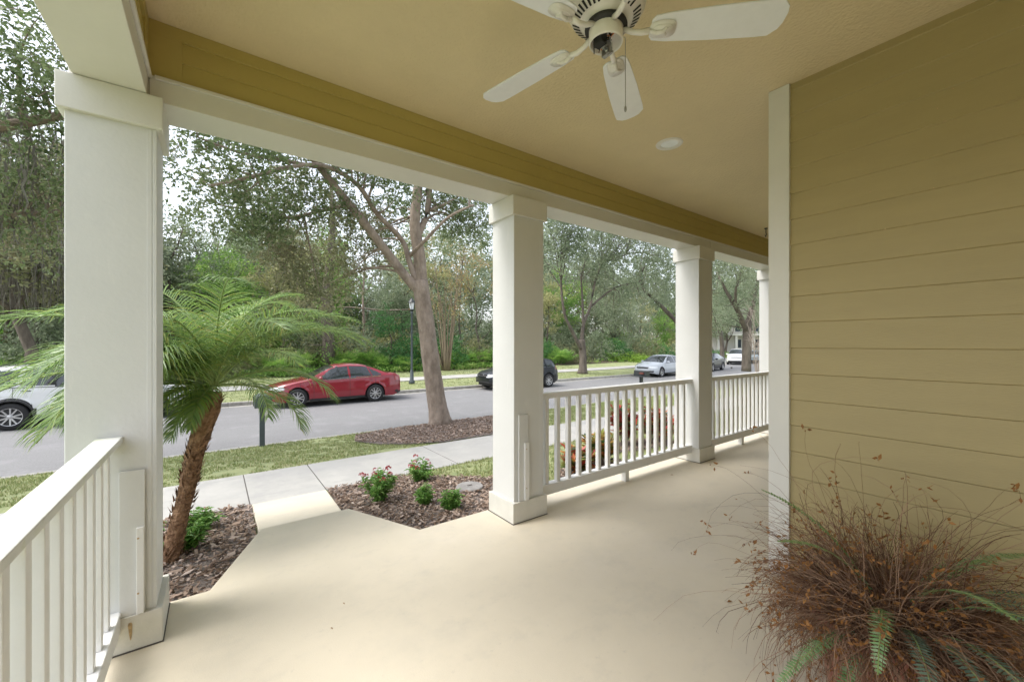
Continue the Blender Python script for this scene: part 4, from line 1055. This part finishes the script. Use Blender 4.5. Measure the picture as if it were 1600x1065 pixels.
    # seams
    for sg in (-1,1):
        for (xa, za, zb_) in sp['seams']:
            mb = MB(); pv = []
            for k in range(13):
                z = za+(zb_-za)*k/12; i = min(range(len(X)), key=lambda i_: abs(X[i_]-xa)); sec = secs[i]
                y = None
                for (y0,z0),(y1,z1) in zip(sec, sec[1:]):
                    if z0 <= z <= z1+1e-6 and z1 > z0: y = y0+(y1-y0)*(z-z0)/(z1-z0); break
                if y is None: y = sec[0][0]
                pv += [(xa-.005, sg*(y+.0035), z), (xa+.005, sg*(y+.0035), z)]
            mb.add(pv, [(2*k,2*k+1,2*k+3,2*k+2) for k in range(12)]); mb.build('door_seam', M['plast'], e)
        for xh in sp['handles']:
            i = min(range(len(X)), key=lambda i_: abs(X[i_]-xh)); y = secs[i][rows_low][0]; zh = secs[i][rows_low][1]-.09
            mb = MB(); mb.tube([(xh-.09,sg*(y+.005),zh),(xh-.05,sg*(y+.028),zh),(xh+.05,sg*(y+.028),zh),(xh+.09,sg*(y+.005),zh)], .012, 6); mb.build('door_handle', pm if not sp.get('clad') else M['plast'], e)
        xm = sp['mirror']; i = min(range(len(X)), key=lambda i_: abs(X[i_]-xm)); y, z = secs[i][rows_low]
        mb = MB(); mb.lathe([(0,-.10),(.05,-.09),(.075,-.02),(.07,.06),(.045,.085),(0,.09)], 12, (xm, sg*(y+.11), z+.07), axis='y'); mb.tube([(xm,sg*(y-.02),z+.02),(xm,sg*(y+.06),z+.05)], .02, 6); mb.build('mirror', pm, e, smooth=True)
        mb = MB(); j0 = 0; pv = []
        for i in range(len(X)):
            if sp['win'][0][0][0]-.05 <= X[i] <= sp['win'][-1][-1][0]+.02:
                y, z = secs[i][rows_low]; pv += [(X[i], sg*(y+.004), z-.012), (X[i], sg*(y+.004), z+.006)]
        mb.add(pv, [(2*k,2*k+1,2*k+3,2*k+2) for k in range(len(pv)//2-1)]); mb.build('window_trim', M['chrome'] if sp.get('chrome') else M['plast'], e)
    mb = MB(); mb.box(.30, L-.30, -W*.40, W*.40, .19, .60); mb.build('underbody', M['plast'], e)
    # wheels
    def wheel(parent):
        t = MB(); w_ = .11; t.lathe([(wr*.66,-w_),(wr*.9,-w_),(wr*.985,-w_*.8),(wr,-w_*.4),(wr,w_*.4),(wr*.985,w_*.8),(wr*.9,w_),(wr*.66,w_)], 32, axis='y'); o = t.build('wheel', M['tyre'], parent, smooth=True)
        r = MB(); rr = wr*.67; r.lathe([(rr,-w_+.002),(rr*.94,-w_+.006),(rr*.92,-w_+.03)], 28, axis='y'); nsp = 5
        for k in range(nsp):
            for dl in (-.16,.16):
                a = 2*math.pi*k/nsp+dl; a2 = 2*math.pi*k/nsp+dl*1.7; ca, sa = math.cos(a2), math.sin(a2); c0, s0 = math.cos(a), math.sin(a); h = .017
                p0 = Vector((c0*.04,-w_+.022,s0*.04)); p1 = Vector((ca*rr*.95,-w_+.008,sa*rr*.95)); tv = (p1-p0).normalized(); sd = Vector((-tv.z,0,tv.x))*h
                r.add([p0-sd,p0+sd,p1+sd*.8,p1-sd*.8,p0-sd+Vector((0,.03,0)),p0+sd+Vector((0,.03,0)),p1+sd+Vector((0,.03,0)),p1-sd+Vector((0,.03,0))], [(0,1,2,3),(0,4,5,1),(1,5,6,2),(2,6,7,3),(3,7,4,0)])
        r.lathe([(0,-w_+.008),(.035,-w_+.012),(.055,-w_+.025)], 14, axis='y'); r.build('rim', M['alloy'], o)
        d = MB(); d.lathe([(0,-w_+.05),(rr*.98,-w_+.05)], 24, axis='y'); d.build('brake_disc', M['alloydark'], o); return o
    w0 = wheel(e); w0.location = (axles[0], -(W/2-.105), wr)
    w1 = copy_tree(w0, e); w1.location = (axles[1], -(W/2-.105), wr); w1.rotation_euler = (0,.4,0)
    for ax in axles:
        w2 = copy_tree(w0, e); w2.location = (ax, W/2-.105, wr); w2.rotation_euler = (0,0,math.pi)
    if sp.get('rails'):
        for sg in (-1,1):
            a, b = sp['rails']; mb = MB(); mb.tube([(a,sg*W*.30,interp(top,a)-.03),(a+.12,sg*W*.31,interp(top,a+.1)+.03),(b-.12,sg*W*.31,interp(top,b-.1)+.03),(b,sg*W*.30,interp(top,b)-.03)], .015, 6); mb.build('roof_rail', M['plast'], e)
    return e
sedan = dict(L=4.66,W=1.80,wb=2.65,fo=.90,wr=.325, tumble=.69, fz=.615, tz=.78,
  top=[(0,.66),(.10,.735),(.45,.82),(.95,.90),(1.22,.95),(1.55,1.14),(1.95,1.345),(2.25,1.425),(2.65,1.455),(3.1,1.43),(3.45,1.355),(3.8,1.20),(4.12,1.075),(4.45,1.055),(4.60,1.02),(4.66,.93)],
  belt=[(0,.60),(.4,.74),(1.2,.89),(2.5,.925),(3.9,.97),(4.3,.98),(4.66,.86)],
  win=[[(1.55,.91),(2.0,1.27),(2.2,1.345),(2.56,1.375),(2.60,.945)],[(2.66,.945),(2.64,1.375),(3.05,1.355),(3.28,1.30),(3.42,.98)],[(3.46,.985),(3.34,1.27),(3.62,1.14),(3.80,1.02),(3.78,.995)]],
  ws=(1.26,2.12), rw=(3.30,4.08), seams=[(1.42,.30,.88),(2.63,.26,.92),(3.55,.62,.95),(1.0,.62,.83)], handles=[2.42,3.36], mirror=1.62, chrome=True)
car('parked_sedan', 'red parked sedan with multi-spoke wheels, partly behind the palm fronds', 'car', (2.29-.90,16.32,-.735), 0, sedan, M['p_red'])
suv = dict(L=4.45,W=1.84,wb=2.62,fo=.92,wr=.34, tumble=.74, fz=.74, tz=.98, clad=True, sill=.26,
  top=[(0,.80),(.08,.90),(.4,.99),(.95,1.06),(1.2,1.12),(1.5,1.33),(1.85,1.54),(2.1,1.62),(2.7,1.66),(3.5,1.64),(3.95,1.60),(4.15,1.50),(4.32,1.15),(4.42,.98),(4.45,.9)],
  belt=[(0,.70),(.4,.86),(1.1,1.0),(2.5,1.05),(4.0,1.08),(4.45,.85)],
  win=[[(1.42,1.05),(1.85,1.44),(2.05,1.52),(2.5,1.55),(2.54,1.07)],[(2.61,1.07),(2.58,1.55),(3.3,1.54),(3.38,1.10)],[(3.46,1.10),(3.40,1.52),(3.8,1.50),(4.02,1.20),(4.0,1.12)]],
  ws=(1.2,2.02), rw=(4.0,4.36), seams=[(1.35,.36,1.0),(2.58,.32,1.05),(3.5,.75,1.08)], handles=[2.38,3.28], mirror=1.5, rails=(2.05,3.85))
car('parked_van', 'white parked van with dark cladding and roof rails beside the first column', 'van', (-.60,16.62,-.735), R(180), suv, M['p_white'])
hatch = dict(suv, L=4.30, rails=None, clad=False, tz=.88, fz=.66, top=[(a*4.30/4.45, z*.90) for a,z in suv['top']], belt=[(a,z*.91) for a,z in suv['belt']], win=[[(x*.97,z*.905) for x,z in p] for p in suv['win']], seams=[(1.3,.30,.9),(2.5,.28,.95),(3.4,.7,.97)], wb=2.58, fo=.86)
car('parked_hatchback', 'black parked hatchback half hidden behind the second column', 'car', (10.2,16.3,-.735), R(-1), hatch, M['p_black'])
civic = dict(sedan, fz=.60, chrome=False)
car('parked_sedan', 'silver parked sedan, its tail hidden behind the third column', 'car', (22.7,16.35,-.735), R(4), dict(civic, L=4.63), M['p_silver'])
car('parked_sedan', 'black parked car whose tail shows just past the third column', 'car', (30.7,17.0,-.735), R(11), dict(sedan), M['p_black'])
car('parked_sedan', 'white car parked beyond the near verge oak, its front towards the porch', 'car', (43.6,20.0,-.735), R(20), dict(suv, rails=None, clad=False), M['p_white'])
car('parked_sedan', 'pale blue car peeking out behind the near verge oak trunk', 'car', (47.9,20.0,-.735), R(20), sedan, M['p_blue'])

# ------------------------------------------------------------------ far houses
def house(loc, rz, label, wm, w=12, d=9, h=5.6, porch=True):
    e = empty('house', loc, rz, label=label, cat='house', group='houses at the end of the street')
    s = MB(); s.box(0,w,0,d,-.5,h); s.build('wall', wm, e)
    s = MB(); s.add([(-.5,-.5,h),(w+.5,-.5,h),(w+.5,d+.5,h),(-.5,d+.5,h),(w*.25,d/2,h+2.6),(w*.75,d/2,h+2.6)], [(0,3,2,1),(0,1,5,4),(1,2,5),(2,3,4,5),(3,0,4)]); s.build('roof', M['roof'], e)
    for k in range(4):
        for z in (.6, 3.4):
            x = w*(k+.5)/4; s = MB(); s.box(x-.62,x+.62,-.06,.01,z-.1,z+1.5); f = s.build('window', M['trim'], e); s = MB(); s.box(x-.5,x+.5,-.075,-.061,z,z+1.4); s.build('pane', M['winglass'], f)
    if porch:
        s = MB(); s.box(0,w,-2.2,-.001,-.4,-.05); s.build('porch_slab', M['walk'], e); s = MB(); s.box(-.2,w+.2,-2.4,-.07,2.65,2.95); s.build('porch_roof', M['trim'], e)
        for k in range(5):
            x = .3+(w-.6)*k/4; s = MB(); s.box(x-.2,x+.2,-2.15,-1.75,-.05,2.65); s.build('porch_post', M['trim'], e)
p = at(1112, 540, 36); house((p.x,p.y,.2), R(-38), 'white house with a columned porch at the end of the street', M['stucco'])
p = at(1158, 540, 37); house((p.x+6,p.y-3,.2), R(-60), 'brown house with white porch posts at the bend of the street', M['brick'])
p = at(1035, 540, 52); house((p.x,p.y,.2), R(-20), 'grey-white house glimpsed through the trees above the silver sedan', M['stucco'])
for x,Y,k,l in [(1118,30,'dark','clipped dark green hedge bush below the far white house'),(1132,31,'green','green bush beside the far house path'),(1150,29,'pale','yellow-green low bush before the far brown house')]:
    bush(x,Y,k,.9,l,.7,'bushes before the far houses')
for x,Y,k,sc in [(1118,40,'sage2',1.8),(1150,43,'sage',2.0),(1185,42,'olive',1.9),(1095,44,'sage',2),(1210,44,'sage2',2),(1170,50,'sage',2.6),(1135,33,'sage',1.2),(1178,31,'sage2',1.15),(1112,34,'olive',1.1)]:
    wood(x,Y,k,sc,3.2,2,'tall tree standing among the far houses')

# ------------------------------------------------------------------ potted fern
fb = Vector((2.17,.41,0)); e = empty('potted_fern', fb, label='mostly dead brown fern with a few green fronds in a terracotta pot', cat='potted plant')
s = MB(); s.lathe([(0,.002),(.17,.002),(.19,.02),(.235,.30),(.25,.31),(.252,.35),(.235,.352),(.225,.31),(.0,.30)], 40); s.build('pot', M['terracotta'], e, smooth=True)
s = MB(); s.lathe([(0,.325),(.12,.33),(.222,.318)], 24); s.build('soil', M['mulch'], e)
s = MB(); dl = MB(); root = Vector((0,0,.33))
def stem(s, az, el, L, sag, w=.0013, n=9):
    p = root+Vector((math.cos(az),math.sin(az),0))*U(0,.19)+Vector((0,0,U(-.02,.06))); a = el; pts = [p.copy()]; az0 = az
    cr = U(-.2,.2)
    for i in range(n):
        a -= sag/n*(.3+1.4*i/n)+U(-.2,.2); az0 += cr+U(-.22,.22); p = p+Vector((math.cos(az0)*math.cos(a), math.sin(az0)*math.cos(a), math.sin(a)))*(L/n)
        if p.z < .01: p.z = .01
        if (p+fb).x > 2.83: p.x = 2.83-fb.x
        pts.append(p.copy())
    s.tube(pts, [w*(1.2-.8*i/n) for i in range(n+1)], 3, cap=False); return pts
for k in range(3300):
    az = U(0,6.28); el = R(random.choice([U(-25,35),U(0,55),U(15,85)])); L = U(.24,.50)*(1 if random.random() > .05 else 1.5)
    pts = stem(s, az, el, L, U(.6,2.4)*(1.15-el/3.2), U(.0010,.0019))
    if random.random() < .42:
        i0 = random.randrange(3,9); q = pts[i0]; ax = (pts[min(9,i0+1)]-q).normalized()
        for j in range(random.randrange(2,8)):
            leaf(dl, q+ax*(.012*j), U(.012,.024), .5, (rnd_dir()+ax*.4).normalized())
for k in range(80):  # long wisps
    az = R(U(100,290)) if k % 3 else U(0,6.28); pts = stem(s, az, R(U(40,85)), U(.6,.95), U(1.2,2.6), .0010, 12)
    if random.random() < .4:
        q = pts[-1]
        for j in range(4): leaf(dl, q+rnd_dir()*.012, U(.015,.026), .5)
s.build('dry_stems', M['dry'], e); dl.build('dry_leaflets', M['dryleaf'], e)
def fern_frond(az, el, L, arc, mk, start=.12, pw=.036, up=.0, rad=.1):
    st = MB(); n = 16; p = root+Vector((math.cos(az)*rad, math.sin(az)*rad, up)); a = el; pts = []
    for i in range(n+1):
        pts.append(p.copy()); a -= arc/n; p = p+Vector((math.cos(az)*math.cos(a), math.sin(az)*math.cos(a), math.sin(a)))*(L/n)
    side = Vector((-math.sin(az), math.cos(az), 0)); st.tube(pts, .0018, 4); lf = MB(); m = int(L*78)
    for k in range(m):
        t = start+(1-start)*k/m; f = t*n; i = min(n-1,int(f)); q = pts[i].lerp(pts[i+1], f-i); ax = (pts[i+1]-pts[i]).normalized(); l = pw*(math.sin(math.pi*(.12+.86*t))**.6)*U(.9,1.1)
        for sg in (-1,1):
            d = (side*sg+ax*.25+Vector((0,0,U(-.15,.1)))).normalized(); wv = ax*(.0044); lf.add([q-wv*.8, q+d*l*.45-wv, q+d*l, q+d*l*.5+wv, q+wv*.8], [(0,1,2,3,4)])
    o = st.build('green_frond', M['rachis'], e); lf.build('leaflets', M[mk], o)
for (az,el,L,arc,mk,up,rad) in [(R(160),R(8),.52,R(45),'fern',.02,.1),(R(172),R(-15),.36,R(50),'fern',-.02,.2),(R(204),R(52),.46,R(135),'fernblue',.06,.14),(R(222),R(48),.42,R(120),'fernblue',.06,.16),(R(188),R(60),.40,R(120),'fern',.1,.16),
   (R(-40),R(52),.56,R(60),'fern',.1,.1),(R(-65),R(48),.50,R(70),'fernblue',.1,.1),(R(-25),R(38),.52,R(55),'fern',.1,.1),(R(250),R(60),.46,R(85),'fernblue',.12,.14),(R(228),R(72),.44,R(80),'fern',.12,.1),(R(150),R(66),.52,R(65),'fern',.1,.06),(R(110),R(72),.54,R(55),'fern',.1,.05),(R(275),R(60),.44,R(100),'fernblue',.12,.14),(R(235),R(30),.36,R(80),'fernblue',.1,.2)]:
    fern_frond(az, el, L, arc, mk, up=up, rad=rad)
# dead leaves lying on the porch floor
DL = [(1050,742),(537,943),(518,982),(1150,780),(1140,940)]
for i, (x, y) in enumerate(DL):
    d = F*H/(y-HY); p = on_depth(x, y, d); o = MB(); l = .018 if i not in (1,2) else .009
    o.add([(-l,0,.002),(0,-l*.45,.007),(l,0,.004),(0,l*.45,.008)], [(0,1,2,3)]); ob = o.build('fallen_leaf', M['dryleaf'], loc=(p.x,p.y,0)); ob.rotation_euler = (0,0,U(0,6))
    tag(ob, 'tiny dry brown leaf lying on the cream porch floor', 'leaf', 'dry leaves on the porch floor')

# ------------------------------------------------------------------ world, sun, camera
w = bpy.data.worlds.new('World'); scn.world = w; w.use_nodes = True; nt = w.node_tree; N = nt.nodes; L = nt.links
sky = N.new('ShaderNodeTexSky'); sky.sky_type = 'NISHITA'; sky.sun_disc = False; sky.sun_elevation = R(58); sky.sun_rotation = R(-72)
sky.air_density = 1.0; sky.dust_density = 3.0; sky.ozone_density = 1.0
hs_ = N.new('ShaderNodeHueSaturation'); hs_.inputs['Saturation'].default_value = .38
L.new(sky.outputs[0], hs_.inputs['Color']); L.new(hs_.outputs[0], N['Background'].inputs[0]); N['Background'].inputs[1].default_value = .15
sd = bpy.data.lights.new('sun', 'SUN'); sd.energy = .8; sd.angle = R(25); sd.color = (1,.96,.9); so = bpy.data.objects.new('sun', sd); COL.objects.link(so)
# sky sun_rotation turns clockwise from +Y: the lamp shines from the same direction
az = R(-72); el = R(58); dv = Vector((math.sin(az)*math.cos(el), math.cos(az)*math.cos(el), math.sin(el))); so.rotation_euler = dv.to_track_quat('Z','Y').to_euler(); so.location = dv*30
cd = bpy.data.cameras.new('camera'); cam = bpy.data.objects.new('camera', cd); COL.objects.link(cam); scn.camera = cam
cam.location = (0,0,H); cam.rotation_euler = (R(90),0,YAW-R(90)); cd.sensor_width = 36; cd.lens = 36*F/1600; cd.clip_end = 1000; cd.clip_start = .02
cd.shift_y = (HY-532.5)/1600
vs_ = scn.view_settings; vs_.view_transform = 'Standard'; vs_.look = 'None'; vs_.exposure = 1.5; vs_.gamma = 1
scn.cycles.max_bounces = 10; scn.cycles.diffuse_bounces = 6; scn.cycles.transmission_bounces = 4; scn.cycles.use_denoising = True
scn.cycles.sample_clamp_indirect = 6
